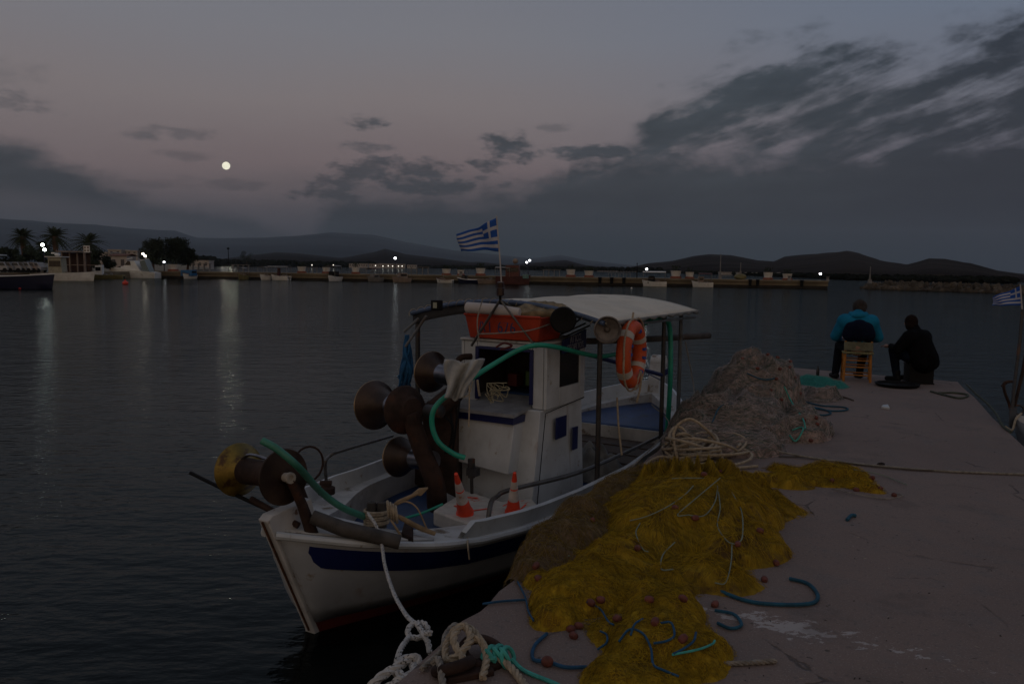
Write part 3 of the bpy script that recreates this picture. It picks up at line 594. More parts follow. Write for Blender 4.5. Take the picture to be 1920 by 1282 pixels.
# mast, stays, deck lamps
ms = M(); mb_ = BL(938, 562, 6.9); ms.tube([mb_+Vector((0, 0, -.03)), mb_+Vector((0, 0, .05))], .012, 8); bm_(ms, 'mast_foot', BLACK)
a = M(); a.lathe(mb_+Vector((0, 0, .03)), (0, 0, 1), [(0, .02), (.01, .035), (.07, .035), (.075, .03), (.12, .032), (.125, .01)], 12); bm_(a, 'mast_lamp', mat('dark_lamp', (.03, .012, .01), .3))
for e_, r_ in ((BL(1006, 652, 6.75), .009), (BL(884, 648, 7.1), .012), (BL(1000, 600, 7.6), .009)):
    a = M(); a.tube([mb_, e_], r_, 6); bm_(a, 'mast_stay', PIPE)
a = M(); a.box(BL(819, 572, 7.0), (.05, .10, .09)); fl = bm_(a, 'flood_lamp', BLACK, bevel=.008); c_ = BL(819, 572, 7.0); a = M(); a.box(c_-Vector((.027, 0, 0)), (.006, .04, .05)); bm_(a, 'lens', mat('lamp_lens', (.35, .36, .28), .2), fl)
vd = (IB.to_3x3() @ Vector((-.15, -1, 0))).normalized()
c_ = BL(1139, 618, 6.72); a = M(); a.lathe(c_, (vd-Vector((.3, .25, 0))), [(-.16, .08), (-.15, .10), (.0, .112), (.02, .118), (.025, .108), (-.02, .095), (-.04, .03), (-.02, .012), (-.02, .0)], 26)
dl1 = bm_(a, 'deck_horn', mat('old_zinc', (.16, .135, .12), .5, .4, 9, dirt=(.06, .04, .03), dirt_amt=.6)); 
c_ = BL(1056, 600, 6.72); a = M(); a.lathe(c_, (vd-Vector((.1, .1, 0))), [(-.14, .09), (-.12, .11), (.0, .112), (.01, .10), (0, .0)], 26); bm_(a, 'black_drum', BLACK)
a = M(); a.tube([BL(1040, 640, 7.4), BL(1106, 610, 7.5)], .009, 6); a.tube([BL(1040, 632, 7.4), BL(1098, 606, 7.5)], .009, 6); a.tube([BL(1076, 607, 7.5), BL(1105, 585, 7.6)], .009, 6); bm_(a, 'tool_handles', IRON)
# hand rails
a = M(); a.tube([BZ(913, 996, .55), BZ(920, 945, .72), BL(932, 930, 6.15), BL(960, 917, 6.25), BL(1080, 887, 6.75), BL(1180, 845, 7.7), BL(1248, 812, 8.7)], .019, 8, smooth=6); bm_(a, 'hand_rail', PIPE)
a = M(); a.tube([BZ(612, 905, .68), BL(610, 868, 6.35), BL(618, 855, 6.45), BL(640, 845, 6.6), BL(736, 817, 7.6)], .014, 8, smooth=5); bm_(a, 'hand_rail', PIPE)
a = M(); a.lathe(BZ(612, 925, .66), (0, 0, 1), [(0, .07), (.05, .07), (.06, .04), (.09, .04)], 14); a.tube([BZ(600, 905, .78), BZ(622, 905, .78)], .02, 8); bm_(a, 'rail_socket', RUSTM)
# bow drum
def spool(name, c0, c1, rf0, rf1, rd, m0, m1, md_, dish=.35):
    c0, c1 = Vector(c0), Vector(c1); ax = (c1-c0); L = ax.length; e = empty_local(name, c0)
    a = M(); a.lathe(c0, ax, [(0, rd*.4), (0, rf0), (.006, rf0+.004), (.014, rf0), (L*dish*.35, rd*1.35), (L*dish*.6, rd)], 40); bm_(a, 'flange', m0, e)
    a = M(); a.lathe(c0, ax, [(L*dish*.55, rd*1.0), (L*.5, rd*.93), (L*(1-dish*.5), rd)], 32); bm_(a, 'drum', md_, e)
    a = M(); a.lathe(c0, ax, [(L*(1-dish*.6), rd), (L*(1-dish*.3), rd*1.35), (L-.014, rf1), (L-.006, rf1+.004), (L, rf1), (L+.003, rd*.5), (L+.02, rd*.45), (L+.02, 0)], 40); bm_(a, 'flange', m1, e)
    return e
def empty_local(name, c):
    o = bpy.data.objects.new(name, None); link(o); o.parent = boat; WM[o.name] = WM[boat.name]; return o
bd = spool('bow_drum', BL(447, 880, 5.32), BL(533, 894, 4.98), .178, .178, .09, GOLD, BRONZE, RUSTM, .3)
a = M(); a.lathe(BL(533, 894, 4.97), (BL(533, 894, 4.98)-BL(447, 880, 5.32)), [(0, .03), (.05, .03), (.052, .036), (.075, .036), (.075, .02), (.06, .018), (.06, 0)], 16); bm_(a, 'axle', mat('pale_bearing', (.42, .38, .33), .5, .2), bd)
a = M(); a.tube([BL(452, 862, 5.25), BL(470, 852, 5.2), BL(505, 862, 5.1)], .011, 6, smooth=4); bm_(a, 'guide_bar', STEEL, bd)
# arms from bow drum to the stem
a = M()
a.tube([BL(545, 900, 4.95), BL(566, 945, 5.0), BL(586, 1003, 5.05)], [.03, .034, .042], 8); a.tube([BL(560, 912, 5.25), BL(588, 985, 5.3)], .032, 8); a.tube([BL(470, 935, 5.15), BL(560, 985, 5.05)], .022, 8)
bm_(a, 'drum_arm', RUSTM)
a = M(); a.tube([BL(357, 886, 5.45), BL(430, 922, 5.3), BL(545, 975, 5.1)], .013, 8); bm_(a, 'guide_pole', BLACK)
a = M(); a.torus(BL(578, 870, 5.3), BL(578, 870, 5.3)-BL(530, 860, 5.5), .12, .008, 20, 6); bm_(a, 'drum_hoop', RUSTM)
# foredeck fittings
a = M(); a.tube([BL(585, 968, 5.02), BL(640, 990, 5.02), BL(750, 1016, 5.05)], [.045, .05, .047], 14); bm_(a, 'wooden_roller', WOODB)
for px in (697, 716):
    a = M(); c_ = BZ(px, 990, .63); a.lathe(c_, (0, 0, 1), [(0, .034), (.17, .036), (.19, .03), (.2, .0)], 12); bl_ = bm_(a, 'mooring_bitt', WOODB)
a = M(); c_ = BZ(706, 990, .63)
for i in range(6): a.torus(c_+Vector((0, 0, .04+.018*i)), (0, .05*(-1)**i, 1), .062, .010, 20, 6, ry=.085)
bm_(a, 'bitt_lashing', ROPEB)
# rope on bitts, cleat block
a = M(); a.slab([BZ(752, 1012, .64), BZ(775, 1022, .64), BZ(775, 1000, .64), BZ(758, 990, .64)], (0, 0, .05)); bm_(a, 'cleat', RUSTM, bevel=.01)
# net hauler: rusty column with three dished drums
HA = empty_local('net_hauler', (0, 0, 0))
col = M(); col.slab([BL(800, 905, 6.75), BL(858, 935, 6.75), BL(852, 760, 6.8), BL(790, 760, 6.8)], IB.to_3x3() @ Vector((.03, .28, 0)))
col.tube([BL(768, 775, 6.5), BL(790, 840, 6.5), BL(815, 905, 6.5), BL(820, 950, 6.6)], [.075, .08, .085, .09], 10, smooth=5)
col.tube([BL(815, 770, 6.75), BL(850, 740, 6.8), BL(872, 725, 6.9)], [.10, .09, .05], 10); col.tube([BL(850, 745, 6.85), BL(852, 700, 6.95), BL(862, 672, 7.0), BL(885, 668, 7.05)], .03, 8, smooth=4)
bm_(col, 'column', RUSTM, HA, bevel=.01)
def hd(p0, p1, rf, rd, name='hauling_drum'):
    c0, c1 = Vector(p0), Vector(p1); ax = c1-c0; L = ax.length
    e = M(); e.lathe(c0, ax, [(.012, rd*.3), (.0, rf*.97), (.004, rf), (.014, rf*.985), (.05, rf*.80), (L*.40, rd*1.06), (L*.45, rd)], 44); d_ = bm_(e, name, BRONZE, HA)
    e = M(); e.lathe(c0, ax, [(L*.44, rd), (L*.7, rd*.97), (L*.95, rd)], 36); bm_(e, 'drum_shaft', STEEL, d_)
    e = M(); e.lathe(c0, ax, [(-.004, rf-.004), (.002, rf+.003), (.008, rf-.001)], 44); bm_(e, 'lit_rim', mat('bright_rim', (.30, .22, .14), .35, .3, metal=.6), d_)  # pale ring paints the light caught along the flange edge
hd(BL(703, 759, 6.9), BL(775, 764, 6.5), .215, .095); hd(BL(809, 697, 7.15), BL(855, 706, 6.85), .185, .095); hd(BL(748, 856, 6.85), BL(815, 864, 6.5), .175, .085)
e = M(); e.lathe(BL(757, 768, 6.58), BL(775, 764, 6.5)-BL(703, 759, 6.9), [(0, 0), (0, .2), (.01, .205), (.05, .19), (.09, .12), (.13, .10), (.14, .0)], 36); bm_(e, 'drum_cover', RUSTM, HA)
e = M(); e.lathe(BL(800, 770, 6.45), BL(830, 770, 6.4)-BL(790, 768, 6.55), [(0, .05), (.01, .055), (.16, .055), (.17, .04)], 16); bm_(e, 'motor', IRON, HA)
e = M(); e.tube([BL(845, 775, 6.55), BL(850, 820, 6.5), BL(835, 848, 6.55)], .010, 6, smooth=5); e.tube([BL(830, 775, 6.5), BL(848, 800, 6.5), BL(842, 845, 6.55)], .009, 6, smooth=5); e.tube([BL(863, 745, 6.7), BL(855, 800, 6.6), BL(848, 850, 6.6)], .009, 6, smooth=5); bm_(e, 'hydraulic_hose', BLACK, HA)
e = M(); e.tube([BL(884, 860, 6.35), BL(884, 895, 6.35)], .03, 10); e.tube([BL(884, 890, 6.35), BL(885, 925, 6.35)], .014, 8); e.box(BL(887, 884, 6.33), (.07, .09, .06)); bm_(e, 'deck_valve', IRON, HA)
e = M(); e.slab([BZ(765, 905, .36)+Vector((0, 0, 0)), BZ(865, 930, .36), BZ(860, 890, .36), BZ(780, 880, .36)], (0, 0, .28)); bm_(e, 'base', RUSTM, HA, bevel=.01)
# planked hatch, tarp heap aft of the wheelhouse
for i in range(7):
    a = M(); panel(a, 3.55+i*.19, 3.55+i*.19+.18, -.75, .75, .44+.01*(i % 2), .47+.01*(i % 2)); bm_(a, 'hatch_plank', PLANK)
a = M(); panel(a, 3.53, 4.9, -.77, -.74, .345, .44); panel(a, 3.50, 3.53, -.77, .77, .345, .44); bm_(a, 'hatch_coaming', PLANK)
a = M(); rs = random.Random(2)
def tz(u_, v_):
    r_ = max(0, 1-((u_-.5)**2+(v_-.5)**2)*4); return Vector((3.28+.5*u_, -.80+.75*v_, .35+.34*r_**.45*(.85+.25*math.sin(u_*14+v_*9)*math.cos(v_*17-u_*5))))
a.grid(tz, 26, 30); bm_(a, 'tarp_heap', GREYT, ang=180)
# ================================================================ loose things on the boat
def W_(v): return WM[boat.name] @ Vector(v)
dB = WM[boat.name].to_3x3()
# orange crate on the wheelhouse roof
cr = empty('fish_crate', W_((2.33, -.20, 1.86)), math.pi/2-BH, label='orange plastic fish crate with blue letters on the wheelhouse roof', cat='crate')
a = M(); L0, L1, w0, w1, hh = .35, .39, .20, .23, .21
def ring(x, y, z): return [(-y, -x, z), (y, -x, z), (y, x, z), (-y, x, z)]
V = ring(L0, w0, 0)+ring(L1, w1, hh)+ring(L1-.015, w1-.015, hh)+ring(L0-.015, w0-.015, .015)
a.add(V, [(3, 2, 1, 0)]+[(i, (i+1) % 4, (i+1) % 4+4, i+4) for i in range(4)]+[(i+4, (i+1) % 4+4, (i+1) % 4+8, i+8) for i in range(4)]+[(i+8, (i+1) % 4+8, (i+1) % 4+12, i+12) for i in range(4)]+[(12, 13, 14, 15)])
a.build('crate_body', ORANGE, cr, local=True, bevel=.03)
a = M(); a.tube([(-w1-.004, y, hh-.0) for y in (-L1, L1)], .012, 6); a.build('crate_rim', ORANGE, cr, local=True)
text('ΛΤ 676', .155, face((-w0-.016, .06, .105), (0, -1, 0), (-.1, 0, 1)), mat('blue_letters', (.03, .04, .13), .6), cr, sx=.78)
a = M(); a.tube([W_((2.10, .16, 2.13)), W_((2.10, -.12, 2.125)), W_((2.14, -.36, 2.10))], [.05, .05, .042], 14); a.build('foam_roll', mat('foam_white', (.52, .48, .46), .9, .1, 8), label='pale foam roll lying along the top of the orange crate', cat='roll')
a = M(); a.ball((0, 0, 0), (.30, .34, .10), 24, 14, .12); a.v = [tuple(W_((2.48+x, -.38+y, 2.08+z+.02*math.sin(x*30+y*20)))) for x, y, z in a.v]
a.build('burlap_sack', BURLAP, ang=180, label='stained burlap sack heaped under the canopy behind the foam roll', cat='sack')
a = M(); rope(a, [PD(897, 626, 6.75), PD(930, 625, 6.72), PD(990, 620, 6.72), PD(1030, 608, 6.9)], .006, twist=False); a.tube([PD(905, 560, 6.85), PD(895, 600, 6.8), PD(898, 640, 6.8)], .006, 6, smooth=4); a.build('crate_lashing', ROPEG, label='thin cord tied round the orange crate', cat='cord')
a = M(); a.tube([PD(930, 651, 6.72), PD(945, 643, 6.72), PD(960, 648, 6.72), PD(948, 653, 6.72), PD(938, 655, 6.72)], .010, 6, smooth=4); a.build('red_strap', REDP, label='red strap end lying on the wheelhouse roof edge', cat='strap')
# tangle of twine on the window shelf
a = M(); rs = random.Random(4)
for i in range(7):
    c_ = PD(930+rs.uniform(-8, 8), 735+rs.uniform(-6, 10), 6.62); pts = [c_+Vector((rs.uniform(-.09, .09), rs.uniform(-.05, .05), rs.uniform(-.05, .07))) for _ in range(7)]; a.tube(pts, .0035, 5, smooth=6)
a.build('twine_tangle', mat('pale_twine', (.35, .31, .2), .9), label='tangle of pale yellowish twine hanging over the window shelf', cat='twine')
# flag on its pole
def flag(name, H0, H1, F0, F1, sag, label, pole=None, depth=.05, PM=None, seed=0, tilt=0):
    e = empty(name, H1, 0, label=label, cat='flag', group='greek flags flying from boats')
    nu, nv = 36, 18
    H0, H1, F0, F1 = map(Vector, (H0, H1, F0, F1)); across = (F0-H0).cross(H1-H0).normalized()
    def fn(u_, v_):                                  # u from hoist to fly, v top to bottom
        t = H0.lerp(F0, u_); b = H1.lerp(F1, u_); p = t.lerp(b, v_)
        p = p+across*(depth*math.sin(u_*7.5+v_*2.2+seed)*u_**.5)+Vector((0, 0, 1))*(sag*math.sin(u_*math.pi)*(.5-v_)*.6+.03*(H0-H1).length*math.sin(u_*11+v_*4)*u_)
        return p
    a = M(); vs = [fn(i/nu, j/nv) for i in range(nu+1) for j in range(nv+1)]; fs = []; mi = []
    for i in range(nu):
        for j in range(nv):
            fs.append((i*(nv+1)+j, (i+1)*(nv+1)+j, (i+1)*(nv+1)+j+1, i*(nv+1)+j+1)); ci = i*27/nu
            if ci < 10 and j < 10: w_ = (4 <= ci < 6) or (4 <= j < 6)
            else: w_ = (j//2) % 2 == 1
            mi.append(1 if w_ else 0)
    a.v = [tuple(q) for q in vs]; a.f = [list(f) for f in fs]; a.mi = mi
    a.build('flag_cloth', [mat('flag_blue', (.012, .09, .40), .8, .15, 8), mat('flag_white', (.50, .50, .54), .8, .1, 8)], e, thick=.002, ang=180)
    a = M(); a.tube(pole[0], pole[1], 6); a.build('flag_pole', PM or mat('pale_pole', (.5, .46, .44), .5), e); return e
flag('flag', PD(932, 408, 6.9), PD(936, 472, 6.9), PD(860, 437, 7.15), PD(864, 473, 7.2), -.05, 'blue and white cross-and-stripes flag flying above the canopy of the near boat',
     ([PD(931, 405, 6.9), PD(937, 480, 6.9), PD(941, 545, 6.9)], .0065), depth=.035)
# life buoy
lb = empty('life_buoy', PD(1184, 664, 7.25), 0, label='orange life buoy with pale bands hanging from the canopy edge', cat='life buoy')
nx = (Vector((.72, -.69, .02))).normalized(); c_ = PD(1184, 664, 7.2); ax_ = Vector((.62, .78, 0)); ax_ = Vector((.80, -.60, 0)).cross(Vector((0, 0, 1))).cross(Vector((0, 0, 1)))*-1
bx = Vector((.45, .89, 0)).normalized(); bz = Vector((0, 0, 1))
def LBp(t, R_=.232, o=0): return c_+bx*math.cos(t)*R_+(bz*1.09+bx*.02)*math.sin(t)*R_+bx.cross(bz)*o
def LBp(t, R_=.232, o=0): return c_+bx*math.cos(t)*R_*.98+bz*math.sin(t)*R_*1.06+bx.cross(bz).normalized()*o
a = M(); a.tube([LBp(2*math.pi*i/40) for i in range(41)], .068, 14, cap=False); a.build('ring', mat('buoy_orange', (.62, .085, .014), .55, .15, 6, dirt=(.12, .12, .3), dirt_amt=.15, dirt_scale=14), lb)
for t0 in (3.65, .45, 1.57+.5+.2, 5.6):
    a = M(); a.tube([LBp(t0+.0+.24*i/6) for i in range(7)], .0715, 14); a.build('band', mat('buoy_band', (.52, .48, .42), .8, .2), lb)
BM = mat('buoy_letters', (.03, .07, .32), .7, .3, 12)
for t0 in (1.25, 2.65, 3.0, .1, 6.0, 5.3):
    a = M(); p0 = [LBp(t0+.12*i/4, .205, .052) for i in range(5)]; a.tube(p0, .024, 6); a.build('painted_letter', BM, lb)
a = M(); pts = []
for i in range(41):
    t = 2*math.pi*i/40+.3; k_ = abs(math.sin(2*t)); pts.append(LBp(t, .30+.035*k_, .03))
rope(a, pts, .009, smooth=2, twist=False); a.tube([LBp(1.57, .3), LBp(1.5, .34)+Vector((0, 0, .02))], .009, 6); a.tube([LBp(4.6, .3, .05), LBp(5.0, .15, .08), LBp(4.9, .25, .08)+Vector((0, 0, -.03)), LBp(4.8, .42, .05)], .010, 6, smooth=4); a.build('grab_line', ROPEB, lb)
# cones on foam slabs
def foam(name, q, th, label, cat='slab'):
    a = M(); nu = 10; q = [Vector(k_) for k_ in q]
    a.slab(q, (0, 0, th)); o = a.build(name, STYRO, bevel=.015, label=label, cat=cat); c_ = sum(q, Vector())/4
    for k0, k1 in (((.2, .35), (.42, .30)), ((.45, .25), (.72, .62)), ((.15, .7), (.35, .85))):
        f_ = lambda u_, v_: q[0].lerp(q[1], u_).lerp(q[3].lerp(q[2], u_), v_)+Vector((0, 0, th+.004))
        b = M(); p0, p1 = f_(*k0), f_(*k1); w_ = (p1-p0).cross(Vector((0, 0, 1))).normalized()*.007; b.slab([p0-w_, p1-w_, p1+w_, p0+w_], (0, 0, .003)); b.build('red_tape', CONER, o)
    return o
foam('foam_slab', [P(812, 985, .44), P(905, 1022, .44), P(966, 975, .44), P(872, 945, .44)], .125, 'stained white foam slab with red marks under the tilted cone', )
foam('foam_slab', [P(925, 1003, .46), P(1024, 985, .46), P(996, 955, .46), P(935, 962, .46)], .10, 'smaller stained foam slab under the upright cone')
def cone(base, tip, r, label):
    base, tip = Vector(base), Vector(tip); ax = tip-base; L = ax.length
    e = empty('traffic_cone', base, 0, label=label, cat='traffic cone', group='traffic cones on the foredeck')
    f = lambda t: r*(1-t)+r*.22*t
    def seg(t0, t1, m_, nm, k_=0): a = M(); a.lathe(base, ax, [(L*t0, f(t0)+k_), (L*t1, f(t1)+k_)] if nm != 'tip' else [(L*t0, f(t0)+k_), (L*t1, f(t1)), (L*t1, .0)], 20); a.build(nm, m_, e)
    a = M(); a.lathe(base, ax, [(0, r*1.12), (.012, r*1.12), (.014, r), (L*.34, f(.34)), (L*.345, 0)], 20); a.build('base', CONER, e)
    seg(.34, .60, CONEW, 'reflective_band', .001); seg(.60, .63, CONER, 'cone_ring', .0); seg(.63, .80, CONEW, 'reflective_band', .001); seg(.80, 1, CONER, 'tip')
cone(P(872, 962, .575), PD(855, 888, 5.75), .062, 'tilted orange traffic cone with pale bands beside the net hauler'); cone(P(962, 960, .565), PD(965, 886, 6.0), .058, 'upright orange traffic cone with pale bands behind the hand rail')
# wooden anchor on the foredeck
an = empty('anchor', P(750, 990, .62), 0, label='tan wooden grapnel anchor lying on the foredeck beside the bitts', cat='anchor')
a = M(); a.tube([PD(738, 968, 5.35), PD(742, 945, 5.38), PD(765, 933, 5.42), PD(785, 924, 5.45)], [.012, .016, .016, .012], 8, smooth=4); a.slab([PD(772, 928, 5.43), PD(785, 918, 5.46), PD(803, 916, 5.5), PD(790, 930, 5.46)], (.0, .02, .01)); a.build('fluke', WOODY, an, bevel=.004)
a = M(); a.tube([PD(735, 962, 5.3), PD(755, 972, 5.3), PD(785, 988, 5.35), PD(815, 1000, 5.4)], [.014, .018, .02, .016], 8, smooth=4); a.build('shank', WOODY, an)
a = M(); a.tube([PD(745, 945, 5.35), PD(762, 940, 5.35), PD(782, 952, 5.35), PD(800, 990, 5.35)], .006, 6, smooth=5); a.tube([PD(733, 975, 5.25), PD(740, 985, 5.2), PD(752, 1005, 5.2)], .008, 6, smooth=4); a.build('fluke', WOODY, an)
a = M()
for i in range(4): a.torus(PD(728+5*i, 955+3*i, 5.3), (1, .2, .1), .05, .010, 16, 6, ry=.07)
a.build('lashing', ROPEB, an)
# hoses
for pts, r, lab in (([PD(492, 826, 4.82), PD(520, 842, 4.80), PD(560, 876, 4.84), PD(600, 920, 5.2), PD(640, 950, 5.35), PD(682, 968, 5.5)], .024, 'faded green hose curving from the bow drum down to the bitts'),
                    ([PD(872, 858, 6.2), PD(850, 850, 6.2), PD(822, 828, 6.2), PD(810, 795, 6.2), PD(815, 765, 6.2), PD(840, 740, 6.25), PD(880, 712, 6.35), PD(930, 680, 6.5), PD(975, 655, 6.55), PD(1010, 647, 6.6), PD(1050, 652, 6.75), PD(1090, 662, 7.0), PD(1125, 668, 7.25), PD(1155, 664, 7.5)], .021, 'long green hose looped over the wheelhouse roof edge'),
                    ([PD(1205, 608, 8.0), PD(1228, 598, 8.3), PD(1247, 600, 8.6), PD(1256, 618, 8.7), PD(1257, 700, 8.7), PD(1253, 780, 8.75), PD(1250, 812, 8.8)], .027, 'green hose running down the aft canopy pole'),
                    ([PD(830, 945, 5.9), PD(790, 962, 5.8), PD(755, 972, 5.7)], .010, 'thin green hose lying on the blue foredeck')):
    a = M(); a.tube(pts, r, 10, smooth=8); a.build('hose', mat('faded_hose', (.05, .22, .15), .5, .25, 5, .1) if 'faded' in lab else TEAL, label=lab, cat='hose')
# cloth rag and blue net bag
def rag(name, c, w_, h_, m, label, cat, seed=0, th=.004):
    c = Vector(c); vx = Vector((1, .15, 0)).normalized()
    def fn(u_, v_):
        x = (u_-.5)*w_*(1-.35*v_+.15*math.sin(v_*5+seed)); z = -v_*h_
        return c+vx*(x+h_*.25*(-v_)*(seed % 2))+Vector((0, -.05*math.sin(u_*9+seed)-.03*math.sin(u_*17+v_*6), z+.02*math.sin(u_*8+seed)))
    a = M(); a.grid(fn, 22, 18); return a.build(name, m, thick=th, ang=180, label=label, cat=cat)
rag('cloth_rag', PD(872, 676, 6.15), .27, .30, CLOTH, 'crumpled grey-white rag draped over the green hose by the net hauler', 'rag', 1, .008)
a = M(); a.tube([PD(880, 722, 6.1), PD(880, 760, 6.1), PD(879, 800, 6.1)], .006, 5); a.tube([PD(895, 712, 6.3), PD(897, 730, 6.3), PD(899, 742, 6.3)], .01, 5); a.tube([PD(868, 745, 6.1), PD(880, 738, 6.1), PD(886, 715, 6.15)], .004, 5, smooth=4); a.build('cord', ROPEB, label='pale cord ends hanging below the grey rag', cat='cord')
a = M()
def bag(c, r, sz):
    b = M(); b.ball((0, 0, 0), (r, r*.8, sz), 22, 16, .10)
    a.add([Vector(c)+Vector((x*(1-.5*(z/sz)), y, z+.0)) for x, y, z in b.v], b.f)
[a.tube([PD(763+rs.uniform(-3, 3), 628, 7.3), PD(764+rs.uniform(-7, 7), 660, 7.3+rs.uniform(-.04, .04)), PD(760+rs.uniform(-12, 13), 695, 7.3+rs.uniform(-.05, .05)), PD(758+rs.uniform(-14, 14), rs.uniform(705, 742), 7.3)], [.008, .012, .016, .006], 6, smooth=5) for _ in range(26)]
a.build('net_bag', BLUEC, ang=180, label='blue netting bundle tied to the front left canopy pole', cat='net bag')
# ropes from the stern pole and rail
a = M(); rope(a, [PD(1157, 745, 7.1), PD(1160, 800, 7.05), PD(1166, 853, 7.0)], .009, twist=False); a.build('rope', ROPEB, label='pale rope hanging below the life buoy to the gunwale', cat='rope')
a = M(); rope(a, [P(878, 1000, .58), PD(877, 1020, 5.35), PD(880, 1048, 5.35)], .006, twist=False); a.build('cord', ROPEB, label='short cord end hanging over the bow stripe', cat='cord')
a = M(); a.tube([PD(1285, 640, 9.6), PD(1300, 720, 9.6), P(1306, 778, QZ+.05)], .008, 5, smooth=5); a.tube([PD(1222, 758, 9), PD(1254, 800, 8.2), P(1170, 890, QZ+.02)], .007, 5, smooth=5); a.build('rope', ROPEG, label='thin stern line from the aft canopy poles to the quay', cat='rope')
# ================================================================ nets on the quay
def hnoise(seed, n=26, f0=3, f1=26, ani=None):
    r_ = np.random.default_rng(seed); an_ = r_.uniform(0, 6.28, n) if ani is None else r_.normal(ani, .35, n); f = np.exp(r_.uniform(math.log(f0), math.log(f1), n)); ph = r_.uniform(0, 6.28, n)
    def fn(x, y):
        s = np.zeros_like(x)
        for i in range(n): s += np.sin((x*math.cos(an_[i])+y*math.sin(an_[i]))*f[i]+ph[i]+.7*np.sin(x*2.1+y*1.3+ph[i]))/f[i]**.75
        return s
    return fn
def q2w(a, b): return EDGE0.x+qd.x*a+qn.x*b, EDGE0.y+qd.y*a+qn.y*b
def w2q(p): d = Vector(p)-EDGE0; return d.x*qd.x+d.y*qd.y, d.x*qn.x+d.y*qn.y
def pq(px, py): return w2q(P(px, py))
def net(name, blobs, mats, label, cat, seed, ns, rs_=.0016, ang=0, nh=.02, over=True, floats=(), ropes=(), cols=None, res=.028, slen=(.12, .35), fold=None, group=None, edge_noise=.25, loft=.03, body=True, drape=None, terr=0, fz=.035, flow=None):
    # blobs: (a, b, ra, rb, H, rot) in quay coordinates
    N1 = hnoise(seed, ani=fold, f0=6, f1=34); N2 = hnoise(seed+50, f0=2, f1=9); N3 = hnoise(seed+80, n=30, f0=60, f1=300)
    rq = np.random.default_rng(seed+9); RA, RF, RP = rq.uniform(0, 3.14, 9), np.exp(rq.uniform(math.log(9), math.log(42), 9)), rq.uniform(0, 6.28, 9)
    def ridged(a, b):
        w1 = N2(a, b)*1.1; s = np.zeros_like(a)
        for i in range(9): s += (1-np.abs(np.sin(((a*math.cos(RA[i])+b*math.sin(RA[i]))*RF[i]+RP[i]+w1*2.2)*.5)))**2*(14/RF[i])
        return s-2.2
    def H(a, b):
        h = np.full_like(a, -.2); wob = np.clip(1+edge_noise*N2(a, b), .6, 1.7)
        for (ca, cb, ra, rb, hh, rot) in blobs:
            da, db = a-ca, b-cb; x = (da*math.cos(rot)+db*math.sin(rot))/ra; y = (-da*math.sin(rot)+db*math.cos(rot))/rb
            r2 = (x*x+y*y)*wob; k_ = hh*np.where(r2 < 1, np.maximum(1-r2, 0)**.62, (1-r2)*.25)
            m_ = np.maximum(h, k_); h = m_+np.maximum(0, .05-np.abs(h-k_))**2*3
        k_ = np.clip(h/.06+.2, 0, 1)
        if drape is not None:
            for (ca, cb, n_, am, r0) in drape:
                th = np.arctan2(b-cb, a-ca); rr = np.hypot(a-ca, b-cb); h = h+am*k_*np.clip(h/.14, 0, 1)*np.clip(rr/r0, 0, 1)*((1-np.abs(np.sin(th*n_+N2(a, b)*1.6)))**1.3-.4)*np.clip(2.2-rr/r0, 0, 1)
        if terr: h = h+terr*k_*((1-np.abs(np.sin(h*21+N2(a, b)*1.6)))-.4)
        return h+nh*k_*(N1(a, b)*.45+ridged(a, b)*.5)+fz*k_*N3(a, b)
    def Z(a, b, h):
        z = QZ+np.maximum(h, -.03); d_ = np.maximum(0, -b-.02); return np.where(b < -.02, z-d_*1.1-d_**2*2, z)
    a0 = min(k_[0]-max(k_[2], k_[3])*1.3 for k_ in blobs); a1 = max(k_[0]+max(k_[2], k_[3])*1.3 for k_ in blobs); b0 = min(k_[1]-max(k_[2], k_[3])*1.3 for k_ in blobs); b1 = max(k_[1]+max(k_[2], k_[3])*1.3 for k_ in blobs)
    b0 = max(b0, -.22 if over else .02)
    na, nb = int((a1-a0)/res)+2, int((b1-b0)/res)+2; A, B = np.meshgrid(np.linspace(a0, a1, na), np.linspace(b0, b1, nb), indexing='ij'); h = H(A, B); z = Z(A, B, h)
    X_, Y2 = q2w(A, B); V = np.stack([X_, Y2, z], -1).reshape(-1, 3); ok = (h > .004)
    idx = np.arange(na*nb).reshape(na, nb); fk = (ok[:-1, :-1] | ok[1:, 1:] | ok[1:, :-1] | ok[:-1, 1:])
    F = np.stack([idx[:-1, :-1], idx[1:, :-1], idx[1:, 1:], idx[:-1, 1:]], -1)[fk]
    used = np.unique(F); re_ = np.full(na*nb, -1); re_[used] = np.arange(len(used)); V = V[used]; F = re_[F]
    e = empty(name, Vector((V[:, 0].mean(), V[:, 1].mean(), QZ)), 0, label=label, cat=cat, group=group)
    rg = np.random.default_rng(seed+1); parts_V = [V-np.array([0, 0, .004])]; parts_F = [F]; mis = [np.zeros(len(F))]
    # loose filaments combed over the heap
    K = 9; cand = rg.uniform([a0, b0], [a1, b1], (ns*8, 2)); hc = H(cand[:, 0], cand[:, 1]); cand = cand[hc > -.012][:ns]; n_ = len(cand)
    hd_ = (rg.normal(fold+math.pi/2, .8, n_) if fold is not None else rg.uniform(0, 6.28, n_)); ln = rg.uniform(slen[0], slen[1], n_)/K
    hoff = rg.normal(0, .28, n_)+rg.integers(0, 2, n_)*math.pi; okk = np.ones(n_, bool); S = np.zeros((n_, K, 3)); a_, b_ = cand[:, 0].copy(), cand[:, 1].copy(); lo = rg.uniform(0, 1, n_)**3*loft
